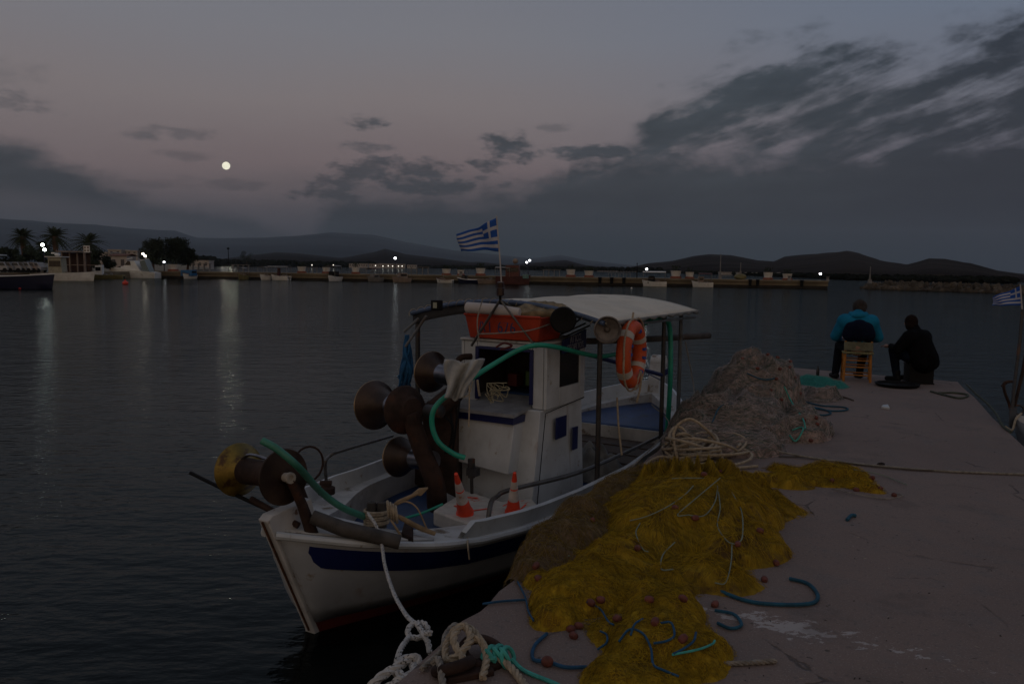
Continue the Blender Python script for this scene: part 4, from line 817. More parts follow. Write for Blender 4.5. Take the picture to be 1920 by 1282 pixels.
    for k_ in range(K):
        hh = H(a_, b_); bb = np.maximum(b_, b0); x_, y_ = q2w(a_, bb); S[:, k_] = np.stack([x_, y_, Z(a_, bb, np.maximum(hh, 0.0))+.002+lo*math.sin(math.pi*k_/(K-1))+rg.normal(0, .0025, n_)], -1)
        if flow is not None:
            e_ = .02; gx = H(a_+e_, b_)-H(a_-e_, b_); gy = H(a_, b_+e_)-H(a_, b_-e_); base_ = np.arctan2(gy, gx)+(math.pi/2 if flow == 'ring' else 0); tgt = base_+hoff+rg.normal(0, .25, n_)
            df_ = np.arctan2(np.sin(tgt-hd_), np.cos(tgt-hd_)); hd_ = tgt if k_ == 0 else hd_+df_*np.where(np.abs(df_) > 2, 0, .6)
        else: hd_ += rg.normal(0, .5, n_)
        a_ += np.cos(hd_)*ln; b_ += np.sin(hd_)*ln; okk &= (hh > -.006) & (b_ > b0)
    grp = rg.integers(0, max(1, len(mats)-1), n_)
    for gi in range(max(1, len(mats)-1)):
        sl_ = S[(grp == gi) & okk]; v_, f_ = strands_np(sl_, rg.uniform(rs_*.6, rs_*1.3, len(sl_))); off = sum(len(q_) for q_ in parts_V); parts_V.append(v_); parts_F.append(f_+off); mis.append(np.full(len(f_), gi+1))
    npmesh('net_mesh', np.concatenate(parts_V), np.concatenate(parts_F), mats, e, np.concatenate(mis))
    def top(px, py):                                # ray onto the heap
        d = ray(px, py); lo_, hi__ = 1.5, 20
        for s_ in np.linspace(2, 18, 500):
            p = EYE+d*s_; a_, b_ = w2q(p); hh = float(H(np.array([a_]), np.array([b_]))[0]); zz = float(Z(np.array([a_]), np.array([b_]), np.array([hh]))[0])
            if p.z <= zz: return Vector((p.x, p.y, max(zz, QZ))) if hh > -.08 else (P(px, py) if hh > -.19 else None)
        return None
    for (px, py) in floats:
        p = top(px, py)
        if p is None: continue
        r_ = .015; b = M(); dd = Vector((rg.normal(), rg.normal(), .2)).normalized(); b.lathe(p+Vector((0, 0, .010))-dd*.022, dd, [(0, .005), (.003, .013), (.016, r_+.003), (.028, r_+.003), (.041, .013), (.044, .005)], 12); b.build('net_float', FLOAT, e)
    for (pts, r_, m_, sm_) in ropes:
        b = M(); pp = [top(*q_) for q_ in pts]; pp = [q_+Vector((0, 0, r_*1.2+(.012 if i % 2 else .004))) for i, q_ in enumerate(pp) if q_ is not None]
        if len(pp) < 3: continue
        b.tube(pp, r_, 6, smooth=6); b.build('head_rope', m_, e)
    return e, H, top
Y1 = mat('net_yellow', (.42, .27, .02), .85, .5, 10, .9, 60, dirt=(.22, .125, .015), dirt_amt=.9, dirt_scale=7, spec=.15); Y2m = mat('net_yellow_strand', (.50, .32, .018), .75, .35, 7, 0, spec=.15); Y3 = mat('net_olive_strand', (.20, .13, .02), .8, .4, 9, 0, spec=.15)
YB_ = mat('net_brown_base', (.13, .085, .045), .9, .4, 8, .6, 40); Y4 = mat('net_brown_strand', (.24, .17, .08), .8, .4, 14, 0)
Y5 = mat('net_mixed_base', (.30, .19, .016), .85, .5, 6, .9, 50, spec=.15, dirt=(.11, .062, .018), dirt_amt=.9, dirt_scale=5)
LT = mat('light_cord', (.20, .24, .18), .8, .2, 20)
BTEAL = mat('blue_teal_rope', (.008, .08, .135), .8, .3, 20)
e1, H1, T1 = net('yellow_net', [(*pq(1255, 985), .95, .52, .24, .05), (*pq(1300, 960), .70, .50, .28, 0), (*pq(1375, 1035), .36, .31, .15, .2), (*pq(1150, 1060), .55, .3, .15, 0), (*pq(1200, 1100), .34, .26, .09, 0), (*pq(1330, 1082), .24, .33, .10, 0), (*pq(1385, 935), .40, .5, .12, .4), (*pq(1455, 905), .16, .3, .09, .2), (*pq(1450, 955), .12, .26, .07, -.1)],
    [Y5, Y2m, Y3, Y2m], 'large heap of yellow fishing net with cork floats and cords on the quay edge', 'fishing net', 21, 9000, fold=None, nh=.040, slen=(.08, .3), rs_=.0007, res=.012, drape=[(*pq(1310, 915), 13, .14, .32)], loft=.02, flow='down',
    floats=[(1266, 955), (1303, 980), (1383, 1025), (1320, 893), (1352, 890), (1455, 1058), (1433, 1092), (1195, 1035), (1425, 1000)],
    ropes=[([(1180, 985), (1210, 978), (1240, 965), (1262, 950), (1285, 930), (1300, 915)], .0035, LT, 0), ([(1345, 915), (1350, 960), (1345, 990), (1362, 1020), (1380, 1028)], .0035, LT, 0), ([(1350, 905), (1300, 945), (1270, 975), (1290, 982), (1320, 978), (1340, 950), (1345, 920)], .0035, LT, 0),
           ([(1200, 985), (1192, 1010), (1205, 1035), (1215, 1045)], .0035, LT, 0), ([(1265, 1030), (1243, 1045), (1240, 1070), (1262, 1085)], .004, LT, 0), ([(1372, 925), (1390, 970), (1392, 1010), (1385, 1025)], .004, LT, 0), ([(1372, 1030), (1370, 1070), (1360, 1095), (1340, 1103)], .0035, LT, 0), ([(1320, 905), (1290, 905), (1260, 900)], .004, LT, 0)])
e2, H2, T2 = net('brown_net', [(*pq(1090, 1000), .95, .26, .18, .04), (*pq(1165, 940), .75, .22, .19, 0), (*pq(1040, 1055), .4, .22, .1, 0)], [YB_, Y4, Y3], 'brown tangled net spilling over the quay edge beside the near boat', 'fishing net', 33, 3500, rs_=.0009, res=.014, nh=.045, slen=(.1, .3),
    floats=[(1110, 980), (1120, 1030), (1005, 1065)], ropes=[([(1065, 1052), (1120, 1056), (1180, 1062)], .004, LT, 0)])
e3, H3, T3 = net('yellow_net', [(*pq(1085, 1120), .38, .24, .15, .3), (*pq(1040, 1160), .20, .15, .10, .2), (*pq(1235, 1150), .24, .17, .12, -.3), (*pq(1225, 1225), .26, .27, .12, .1), (*pq(1165, 1195), .2, .2, .08, 0), (*pq(1015, 1085), .15, .10, .07, 0), (*pq(1180, 1285), .22, .24, .11, 0)],
    [Y1, Y2m, Y2m, Y3], 'nearest yellow net heap with blue rope loops, at the foot of the large heap', 'fishing net', 45, 9000, nh=.036, slen=(.04, .14), rs_=.0006, res=.009, loft=.012,
    floats=[(1108, 1134), (1126, 1140), (1157, 1172), (1085, 1185), (1070, 1192), (1075, 1208), (1280, 1134), (1228, 1172), (1280, 1212), (1340, 1148), (1217, 1135), (1010, 1088)],
    ropes=[([(1160, 1210), (1180, 1192), (1205, 1200), (1220, 1225), (1225, 1250), (1245, 1270), (1272, 1275)], .0052, BLUER, 0), ([(1225, 1212), (1250, 1215), (1264, 1200), (1258, 1180), (1238, 1172)], .0052, BLUER, 0), ([(1305, 1190), (1300, 1210), (1282, 1228), (1262, 1238)], .0052, BLUER, 0),
           ([(1182, 1200), (1190, 1180), (1205, 1165)], .0048, BLUER, 0), ([(1100, 1145), (1125, 1155), (1140, 1170), (1150, 1178)], .0048, BLUER, 0), ([(1340, 1205), (1335, 1215), (1310, 1225), (1260, 1240)], .005, TEALR, 0), ([(1120, 1225), (1137, 1215), (1137, 1200), (1125, 1190)], .0048, BLUER, 0), ([(970, 1100), (985, 1130), (990, 1150), (1000, 1175)], .0048, BLUER, 0)])
e4, H4, T4 = net('yellow_net', [(*pq(1500, 888), .10, .28, .06, .15), (*pq(1565, 892), .17, .28, .10, .3), (*pq(1615, 915), .10, .20, .07, .5), (*pq(1520, 905), .12, .3, .05, 0)], [Y1, Y2m, Y3], 'thin tail of yellow net stretched across the quay beyond the large heap', 'fishing net', 57, 2600, rs_=.0008, nh=.026, res=.012, slen=(.06, .2),
    floats=[(1635, 898), (1650, 918), (1605, 925), (1676, 935), (1560, 905), (1432, 960)], ropes=[([(1600, 885), (1650, 893), (1740, 900), (1778, 908), (1770, 915), (1700, 920)], .004, LT, 0), ([(1560, 925), (1600, 938), (1660, 945), (1692, 940), (1680, 932)], .004, ROPEG, 0)], over=False)
# big brown-grey net heap near the boat stern
NB = mat('net_greybrown', (.36, .27, .24), .95, .5, 7, 1, 35, dirt=(.07, .055, .05), dirt_amt=.9, dirt_scale=6, spec=.1); NB1 = mat('net_pinkish', (.46, .38, .35), .85, .3, 12, 0); NB2 = mat('net_greyish', (.27, .25, .235), .85, .3, 12, 0); NB3 = mat('net_dark_green', (.10, .15, .12), .85, .3, 12, 0)
pk = w2q((2.72, 8.9, 0))
e5, H5, T5 = net('grey_net', [(pk[0], pk[1]-.02, .82, .60, .62, 0), (pk[0]+.1, pk[1]-.06, .62, .36, .74, 0), (pk[0]+.05, pk[1]+.22, .62, .34, .70, 0), (pk[0]-.9, pk[1]-.08, .80, .62, .38, .1), (pk[0]+1.0, pk[1]-.3, 1.2, .5, .42, .05), (*pq(1500, 810), .5, .32, .22, 0), (*pq(1540, 745), .5, .25, .14, .2), (pk[0]-.5, pk[1]-.62, .9, .26, .25, 0), (*pq(1350, 838), .4, .55, .20, 0)],
    [NB, NB1, NB2, NB1, NB3], 'tall grey-brown heap of fishing net on the quay near the stern of the boat', 'fishing net', 71, 13000, nh=.022, rs_=.0018, slen=(.12, .5), res=.016, loft=.02, edge_noise=.07, terr=.085, fz=.03, flow='ring',
    floats=[(1440, 668), (1458, 672), (1438, 655), (1480, 690), (1482, 680), (1392, 680), (1420, 700), (1455, 722), (1462, 703), (1475, 665), (1490, 712), (1530, 790), (1508, 795), (1532, 800), (1500, 745), (1520, 830), (1445, 735), (1465, 755)],
    ropes=[([(1470, 730), (1485, 760), (1505, 790), (1510, 810)], .008, TEALR, 0), ([(1400, 710), (1430, 716), (1456, 722)], .007, BTEAL, 0), ([(1485, 812), (1500, 808), (1505, 822), (1492, 832), (1480, 822)], .008, TEALR, 0), ([(1335, 795), (1350, 770), (1375, 760)], .006, BTEAL, 0)])
e6, H6, T6 = net('teal_net', [(*pq(1530, 716), .40, .28, .07, 0), (*pq(1560, 724), .3, .25, .06, 0)], [mat('net_teal', (.03, .22, .20), .8, .3, 10, .5), mat('net_teal_strand', (.06, .36, .33), .8), TEALR], 'small flat patch of turquoise net beyond the grey heap', 'fishing net', 83, 1400, rs_=.0012, res=.014, nh=.02, over=False)
# ================================================================ ropes on the quay
a = M()
for q_ in ([(1510, 755), (1540, 762), (1582, 765), (1588, 770), (1560, 772), (1515, 765)], [(1505, 762), (1540, 768), (1558, 776), (1540, 780), (1512, 772)]): a.tube([P(x, y)+Vector((0, 0, .012)) for x, y in q_], .010, 6, smooth=6)
a.build('rope', BTEAL, label='dark teal rope loops lying right of the grey net heap', cat='rope')
a = M(); a.tube([P(x, y)+Vector((0, 0, .01)) for x, y in ((1530, 735), (1560, 740), (1590, 748), (1600, 752))], .009, 6, smooth=5); a.build('rope', mat('brown_rope', (.10, .07, .05), .9), label='short brown rope end by the turquoise net', cat='rope')
def loose(name, pts, r, m, lab, dz=.012, twist=False, cat='rope'):
    a = M(); rope(a, [P(x, y)+Vector((0, 0, (q_[0] if q_ else 0)+dz)) for x, y, *q_ in pts], r, twist=twist); return a.build(name, m, label=lab, cat=cat)
loose('rope', [(1340, 1108), (1400, 1130), (1460, 1137), (1520, 1135), (1533, 1120), (1515, 1098), (1480, 1088)], .010, BTEAL, 'blue rope loop reaching right from the large yellow net')
loose('rope', [(1340, 1148), (1375, 1155), (1390, 1175), (1370, 1182), (1345, 1172)], .008, BTEAL, 'small blue rope loop right of the nearest yellow net')
loose('rope', [(1025, 1192), (1002, 1215), (1000, 1240), (1028, 1245), (1060, 1255), (1100, 1255)], .008, BLUER, 'blue rope loop with a cork float, left of the nearest yellow net')
a = M(); c_ = P(1026, 1248)+Vector((0, 0, .02)); a.ball(c_, (.026, .022, .024), 12, 8); a.build('cork_float', FLOAT, label='red-brown cork float on the blue rope loop', cat='float')
loose('rope', [(905, 1136), (940, 1131), (985, 1128)], .006, BLUER, 'thin blue line from the quay edge to the yellow net')
loose('rope', [(1130, 1360), (1230, 1310), (1300, 1260), (1340, 1250), (1400, 1247), (1455, 1243)], .011, ROPEG, 'grey twisted rope end lying across the foot of the nearest net', twist=True)
loose('rope', [(1345, 830, .06), (1400, 842, .05), (1470, 855, .02), (1560, 866, .0), (1650, 876, .0), (1780, 886, .0), (1990, 894, .0)], .010, ROPEG, 'pale mooring line stretched across the quay behind the yellow nets')
loose('rope', [(1460, 858), (1520, 860), (1600, 872), (1700, 882), (1850, 888)], .006, mat('dark_rope', (.09, .075, .06), .9), 'thin dark line beside the pale mooring line')
loose('rope', [(1240, 845), (1250, 900, .0), (1190, 897), (1140, 893, -.1)], .008, ROPEG, 'mooring line leading off the quay edge to the midship rail')
a = M(); rs = random.Random(12)
def coil(cx, cy, w_, h_, n_):
    for i in range(n_):
        pts = []; t0 = rs.uniform(0, 6.28); k_ = rs.uniform(.6, 1.1); ex = rs.uniform(-14, 14); ey = rs.uniform(-8, 8); zz = rs.uniform(.02, .22)
        for j in range(9):
            t = t0+5.6*j/8; p = P(cx+ex+w_*k_*math.cos(t), cy+ey+h_*k_*math.sin(t)); pts.append(p+Vector((0, 0, .02+zz*(.5+.5*math.sin(t+t0)))))
        a.tube(pts, .0125, 7, smooth=6)
coil(1300, 852, 48, 20, 12); coil(1335, 858, 70, 13, 6); coil(1275, 846, 30, 16, 4)
a.tube([P(1270, 868)+Vector((0, 0, .03)), P(1262, 862)+Vector((0, 0, .25)), P(1290, 862)+Vector((0, 0, .36)), P(1325, 862)+Vector((0, 0, .26)), P(1345, 852)+Vector((0, 0, .10))], .0125, 7, smooth=8)
a.tube([P(1345, 850)+Vector((0, 0, .12)), P(1318, 855)+Vector((0, 0, .10)), P(1310, 868)+Vector((0, 0, .02))], .0125, 7, smooth=6); a.tube([P(1345, 850)+Vector((0, 0, .13)), P(1352, 862)+Vector((0, 0, .05)), P(1365, 880)+Vector((0, 0, .02)), P(1420, 878)+Vector((0, 0, .02))], .0125, 7, smooth=6)
a.tube([P(1200, 880)+Vector((0, 0, .02)), P(1240, 862)+Vector((0, 0, .03)), P(1300, 875)+Vector((0, 0, .03)), P(1370, 872)+Vector((0, 0, .02))], .011, 7, smooth=6)
a.build('rope_coil', ROPEB, label='untidy coil of beige rope between the grey and the yellow net heaps', cat='rope')
# mooring ring group at the bottom left
br = empty('mooring_ring', P(890, 1262), 0, label='rusty iron mooring ring lying on the quay among the knotted ropes', cat='mooring ring')
a = M(); c_ = P(905, 1238)+Vector((0, 0, .035)); a.torus(c_, (.25, -.2, 1), .085, .022, 28, 10); a.build('ring', RUSTM, br)
a = M(); a.torus(P(850, 1262)+Vector((0, 0, .03)), (-.3, .4, 1), .07, .026, 24, 10); a.box(P(875, 1262)+Vector((0, 0, .012)), (.20, .12, .03), (0, 0, .4)); a.build('base', RUSTM, br, bevel=.008)
a = M(); rope(a, [P(1010, 1330)+Vector((0, 0, .02)), P(960, 1262)+Vector((0, 0, .02)), P(915, 1240)+Vector((0, 0, .05)), P(885, 1218)+Vector((0, 0, .09)), P(858, 1218)+Vector((0, 0, .10)), P(838, 1230)+Vector((0, 0, .06)), P(838, 1252)+Vector((0, 0, .04)), P(862, 1256)+Vector((0, 0, .07)), P(882, 1238)+Vector((0, 0, .10)), P(868, 1222)+Vector((0, 0, .12)), P(850, 1240)+Vector((0, 0, .10)), P(868, 1262)+Vector((0, 0, .06))], .0165, smooth=10)
rope(a, [P(860, 1238)+Vector((0, 0, .05)), P(895, 1235)+Vector((0, 0, .09)), P(912, 1250)+Vector((0, 0, .05)), P(905, 1280)+Vector((0, 0, .02))], .0165, smooth=10)
a.build('rope', ROPEB, label='thick beige twisted rope knotted through the mooring ring', cat='rope')
a = M(); rope(a, [P(865, 1185)+Vector((0, 0, .02)), P(852, 1192)+Vector((0, 0, .05)), P(836, 1205)+Vector((0, 0, .04)), P(830, 1228)+Vector((0, 0, .03)), P(810, 1245)+Vector((0, 0, .02)), P(790, 1262)+Vector((0, 0, .02))], .013, smooth=8); rope(a, [P(812, 1258)+Vector((0, 0, .03)), P(822, 1262)+Vector((0, 0, .06)), P(832, 1300)+Vector((0, 0, .02))], .015, smooth=8)
a.build('rope', ROPEG, label='grey rope tail with a stopper knot at the quay edge', cat='rope')
kn = P(785, 1178, .80)
a = M()
line_pts = [PD(690, 962, 5.25), PD(705, 985, 5.1), PD(716, 1022, 5.0), PD(722, 1060, 4.75), PD(738, 1110, 4.35), PD(760, 1150, 3.95), PD(778, 1168, 3.65)]
rope(a, line_pts, .0115, smooth=10)
rope(a, [PD(778, 1168, 3.65), PD(795, 1168, 3.6), PD(803, 1185, 3.55), PD(785, 1195, 3.5), PD(768, 1192, 3.5), PD(766, 1178, 3.55), PD(780, 1168, 3.6), PD(795, 1190, 3.5), PD(803, 1205, 3.45), PD(806, 1224, 3.4)], .014, smooth=10)
rope(a, [PD(797, 1186, 3.48), PD(808, 1186, 3.45)], .013, smooth=6); rope(a, [PD(768, 1192, 3.5), PD(752, 1215, 3.35), PD(744, 1240, 3.25)], .013, smooth=8)
a.build('mooring_rope', ROPEW, label='speckled white mooring rope from the bow down to a knotted loop at the quay edge', cat='rope')
a = M()
rope(a, [PD(680, 1300, 3.1), PD(715, 1268, 3.15), PD(745, 1250, 3.2), PD(770, 1232, 3.25), PD(785, 1238, 3.25), PD(783, 1258, 3.2), PD(760, 1268, 3.15), PD(742, 1256, 3.2), PD(750, 1240, 3.26), PD(768, 1236, 3.3), PD(778, 1262, 3.15), PD(752, 1280, 3.1), PD(720, 1290, 3.1)], .020, smooth=10)
rope(a, [PD(790, 1262, 3.15), PD(770, 1272, 3.1), PD(745, 1275, 3.1), PD(730, 1300, 3.05)], .018, smooth=8); rope(a, [PD(770, 1262, 3.2), PD(790, 1268, 3.1), PD(802, 1295, 3.05)], .017, smooth=8)
a.build('mooring_rope', ROPEW, label='thick knotted end of white rope at the bottom quay corner', cat='rope')
a = M()
for i in range(6):
    t = i/5; c_ = P(918+34*t, 1246-4*math.sin(t*3)); a.torus(c_+Vector((0, 0, .03)), (1, .6*(-1)**i, .5), .036+.006*(i % 2), .0095, 16, 7, ry=.042)
rope(a, [P(960, 1248)+Vector((0, 0, .03)), P(985, 1262)+Vector((0, 0, .01)), P(1050, 1290)+Vector((0, 0, .01)), P(1110, 1330)+Vector((0, 0, .01))], .009, twist=False); a.tube([P(912, 1235)+Vector((0, 0, .05)), P(905, 1250)+Vector((0, 0, .04)), P(930, 1256)+Vector((0, 0, .05))], .010, 7, smooth=5)
a.build('rope', TEALR, label='turquoise rope knotted beside the mooring ring', cat='rope')
# litter
a = M(); a.slab([P(1652, 766), P(1668, 768), P(1665, 762), P(1655, 763)], (0, 0, .03)); a.build('crumpled_wrapper', WHITE, bevel=.006, label='small white crumpled wrapper alone on the far concrete', cat='wrapper')
a = M(); a.tube([P(1588, 977)+Vector((0, 0, .01)), P(1596, 970)+Vector((0, 0, .016)), P(1604, 969)+Vector((0, 0, .01))], .012, 6, smooth=4); a.build('rope_scrap', BTEAL, label='short blue rope scrap on bare concrete', cat='rope')
a = M(); a.ball(P(1652, 875)+Vector((0, 0, .02)), (.035, .025, .02), 8, 6, .3); a.build('cork_float', mat('black_cork', (.02, .012, .01), .9), label='dark cork float on the pale line crossing the quay', cat='float')
a = M(); a.ball(P(1436, 962)+Vector((0, 0, .02)), (.022, .02, .022), 8, 6, .1); a.tube([P(1395, 940)+Vector((0, 0, .006)), P(1420, 953)+Vector((0, 0, .006)), P(1445, 963)+Vector((0, 0, .006))], .004, 5, smooth=4); a.build('cork_float', FLOAT, label='brown float on a thread below the tail of the large yellow net', cat='float')
rs = random.Random(31)
a = M()
for i in range(80):
    x_, y_ = rs.uniform(1380, 1900), rs.uniform(760, 1275)
    p = P(x_, y_); t = rs.uniform(0, 6.28); l = rs.uniform(.003, .014)*rs.uniform(.5, 1.2); w_ = rs.uniform(.0015, .004); d = Vector((math.cos(t), math.sin(t), 0)); n = Vector((-d.y, d.x, 0)); a.cur = rs.randint(0, 1)
    a.add([p-d*l, p+n*w_, p+d*l, p-n*w_+Vector((0, 0, 0)), p-d*l*.3+Vector((0, 0, w_*1.2)), p+d*l*.4+Vector((0, 0, w_*1.2))], [(0, 3, 4), (3, 5, 4), (3, 2, 5), (2, 1, 5), (1, 4, 5), (1, 0, 4)])
a.build('debris', [mat('dark_chip', (.03, .022, .018), .9), mat('pale_chip', (.34, .30, .27), .9)], origin=(0, 0, 0), kind='stuff', label='scattered chips and slivers on the quay')
# bottle and tray near the people
a = M(); c_ = P(1533, 704); a.lathe(c_, (0, 0, 1), [(0, .022), (.02, .024), (.10, .024), (.13, .010), (.16, .010), (.162, 0)], 10); a.build('bottle', mat('dark_bottle', (.02, .02, .02), .2), label='small dark bottle standing at the quay edge', cat='bottle')
a = M(); c_ = P(1682, 724); a.lathe(c_, (0, 0, 1), [(0, .26), (.02, .29), (.045, .30), (.045, .28), (.015, .25), (.012, 0)], 28); a.build('round_tray', BLACK, label='wide black round tub lying behind the chair', cat='tub')
for pts, lab in (([(1745, 735), (1770, 742), (1800, 748), (1815, 742), (1790, 738), (1760, 738)], 'thin rope loops near the far quay corner'), ([(1812, 722), (1830, 740), (1850, 757), (1868, 778), (1880, 800), (1895, 812)], 'rope and weed strung along the right quay edge')):
    loose('rope', pts, .014, mat('weedy_rope', (.06, .07, .05), .95, .4, 20, .3), lab)
# ================================================================ people and the chair
def blob_mesh(name, caps, m, parent, vox=.012, smooth=3, label=None):
    """one continuous surface from tapered limbs: (p0, r0, p1, r1) or (p0, r0)"""
    a = M()
    for c in caps:
        p0, r0 = Vector(c[0]), c[1]
        sc = c[4] if len(c) > 4 else (1, 1, 1)
        if len(c) == 2 or (len(c) == 3): a.ball(p0, r0 if hasattr(r0, '__len__') else (r0, r0, r0), 16, 10); continue
        p1, r1 = Vector(c[2]), c[3]; n = max(2, int((p1-p0).length/(min(r0, r1)*.5)))
        a.ball(p0, r0, 12, 8); a.ball(p1, r1, 12, 8); a.tube([p0.lerp(p1, i/n) for i in range(n+1)], [r0, r1], 12)
    o = a.build(name, m, None, local=True, origin=(0, 0, 0))
    q = o.modifiers.new('r', 'REMESH'); q.mode = 'VOXEL'; q.voxel_size = vox; q.use_smooth_shade = True
    q = o.modifiers.new('s', 'SMOOTH'); q.factor = .6; q.iterations = smooth
    bpy.context.view_layer.update(); dg = bpy.context.evaluated_depsgraph_get(); me = bpy.data.meshes.new_from_object(o.evaluated_get(dg)); bpy.data.objects.remove(o)
    inv = child_mat(parent).inverted(); me.transform(inv); me.name = name; me.materials.clear(); me.materials.append(m)
    q = link(bpy.data.objects.new(name, me)); q.parent = parent; WM[q.name] = WM[parent.name]
    if label: q['label'] = label
    return q
SKIN = mat('skin', (.30, .17, .12), .6, .15, 12, .05); HAIR = mat('dark_hair', (.03, .022, .018), .9, .4, 30, .6, 90)
def hand(c, d, side, curl=.5):
    """palm, four fingers and a thumb as tapered limbs; d = direction of the fingers"""
    c, d = Vector(c), Vector(d).normalized(); s = d.cross(Vector((0, 0, 1))).normalized()*side; dn = Vector((0, 0, -1)); out = [(c, .026, c+d*.06, .030), (c+s*.018, .018, c+d*.065+s*.022, .018), (c-s*.018, .018, c+d*.06-s*.024, .017)]
    for i, l in enumerate((.062, .072, .068, .054)):
        b = c+d*.075+s*(.028-.018*i); k = b+d*l*.5+dn*l*.15*curl; out += [(b, .0095, k, .009), (k, .009, k+d*l*.35+dn*l*.45*curl, .0075)]
    t = c+d*.02+s*.032; out += [(t, .011, t+s*.022+d*.03, .010), (t+s*.022+d*.03, .010, t+s*.02+d*.058+dn*.01, .008)]; return out
def frame(o, yaw):
    fwd = Vector((math.sin(yaw), math.cos(yaw), 0)); rt = Vector((math.cos(yaw), -math.sin(yaw), 0)); return lambda x, y, z: Vector(o)+rt*x+fwd*y+Vector((0, 0, z))
# chair
co = P(1606, 716); cy = R(20)
ch = empty('chair', co, 0, label='orange wooden taverna chair on which the person in the cyan jacket sits', cat='chair')
Fc = frame(co, cy); OW = mat('orange_wood', (.42, .16, .02), .6, .3, 14, .2); OWD = mat('rush_seat', (.20, .19, .10), .9, .4, 30, .5)
for sx in (-1, 1):
    a = M(); a.tube([Fc(.185*sx, 0, 0), Fc(.175*sx, .02, .44), Fc(.18*sx, -.02, .61)], [.019, .019, .016], 10); a.build('leg', OW, ch)
    a = M(); a.tube([Fc(.195*sx, .38, 0), Fc(.185*sx, .36, .44)], .019, 10); a.build('leg', OW, ch)
a = M()
for z, k in ((.10, 1), (.22, 1), (.32, 1)): a.tube([Fc(-.18, .01, z), Fc(.18, .01, z)], .010, 8); a.tube([Fc(-.18, .37, z), Fc(.18, .37, z)], .010, 8); [a.tube([Fc(.18*sx, .01, z+.02), Fc(.185*sx, .37, z+.02)], .010, 8) for sx in (-1, 1)]
a.build('rung', OW, ch)
a = M(); a.slab([Fc(-.215, -.02, .415), Fc(.215, -.02, .415), Fc(.22, .40, .415), Fc(-.22, .40, .415)], (0, 0, .04)); a.build('seat', OWD, ch, bevel=.014)
a = M(); a.slab([Fc(-.20, -.03, .47), Fc(.20, -.03, .47), Fc(.20, -.035, .60), Fc(-.20, -.035, .60)], Fc(0, .02, 0)-Fc(0, 0, 0)); a.build('backrest', mat('pale_slat', (.15, .15, .10), .8, .3, 16, .2), ch, bevel=.006)
# seated person
F1 = frame(co, R(16))
p1 = empty('person', F1(0, .18, 0), 0, label='person seated on the orange chair seen from behind, in a cyan and navy hooded jacket', cat='person', group='people at the end of the quay')
hd0 = F1(.03, .30, 1.115)
caps = [(hd0, (.075, .092, .105)), (hd0+Vector((0, .06, -.04)), (.055, .055, .07)), (F1(.02, .24, .96), .055, hd0-Vector((0, 0, .05)), .05), (F1(0, .1, .52), .14, F1(0, .20, .92), .13)]
for s in (-1, 1):
    caps += [(hd0+(F1(.078*s, 0, 0)-F1(0, 0, 0)), (.012, .022, .032)), (F1(.17*s, .22, .90), .06, F1(.29*s, .28, .65), .045), (F1(.29*s, .28, .65), .042, F1(.20*s, .52, .60), .030)]+hand(F1(.19*s, .54, .60), F1(-.06*s, .1, 0)-F1(0, 0, 0), s)
    kn0 = F1(.16, .55, .50) if s > 0 else F1(-.20, .50, .50); ft0 = F1(.10, .50, .09) if s > 0 else F1(-.27, .30, .09); caps += [(F1(.09*s, .15, .50), .07, kn0, .05), (kn0, .05, ft0, .035)]
caps += [(hd0+(F1(0, .10, -.01)-F1(0, 0, 0)), .016, hd0+(F1(0, .105, -.03)-F1(0, 0, 0)), .018)]
blob_mesh('body', caps, SKIN, p1, .009)
cj = [(F1(0, .13, .64), .16, F1(0, .20, .86), .18), (F1(-.10, .17, .86), .15, F1(.10, .17, .86), .15), (F1(-.18, .19, .885), .125, F1(.18, .19, .885), .125), (F1(0, .2, .98), .10)]
for s in (-1, 1): cj += [(F1(.18*s, .20, .89), .11, F1(.30*s, .24, .66), .08), (F1(.30*s, .24, .66), .08, F1(.22*s, .50, .60), .055)]
CYAN = mat('cyan_jacket', (.008, .17, .30), .8, .2, 6, .3, 14, spec=.15); NVJ = mat('navy_jacket', (.004, .007, .022), .85, .2, 6, .3, 14, spec=.1)
blob_mesh('jacket', cj, CYAN, p1, .016, 4)
blob_mesh('hood', [(F1(-.09, .14, .99), .055, F1(.09, .14, .99), .055), (F1(0, .11, .985), (.12, .08, .055)), (F1(-.10, .2, 1.0), .045, F1(-.07, .3, .99), .04), (F1(.10, .2, 1.0), .045, F1(.07, .3, .99), .04)], CYAN, p1, .012, 3)
blob_mesh('jacket_panel', [(F1(-.12, .03, .71), .115, F1(-.10, .04, .79), .11), (F1(.12, .03, .71), .115, F1(.10, .04, .79), .11), (F1(0, .0, .735), .135, F1(0, .0, .80), .14)], NVJ, p1, .016, 4, label='navy lower back panel of the jacket')
ct = []
for s in (-1, 1):
    kn_ = F1(.16*s, .55, .50) if s > 0 else F1(-.20, .50, .50); ft = F1(.10, .50, .09) if s > 0 else F1(-.27, .30, .09)
    ct += [(F1(.10*s, .12, .50), .11, kn_, .075), (kn_, .078, ft, .055)]
blob_mesh('trousers', ct, mat('dark_trousers', (.006, .007, .011), .9, .3, 8, .2, spec=.1), p1, .014, 3)
for s in (-1, 1):
    ft = F1(.10, .50, .05) if s > 0 else F1(-.27, .30, .05)
    blob_mesh('shoe', [(ft-Vector((0, .05, 0)), .045, ft+Vector((0, .14, -.01)), .04)], BLACK, p1, .012, 2)
blob_mesh('hair', [(hd0+Vector((-.055, -.0, -.0)), (.045, .09, .085)), (hd0+Vector((.055, -.0, -.0)), (.045, .09, .085)), (hd0+Vector((0, -.04, -.04)), (.082, .07, .07)), (hd0+Vector((0, .0, .03)), (.082, .095, .085))], HAIR, p1, .010, 2)
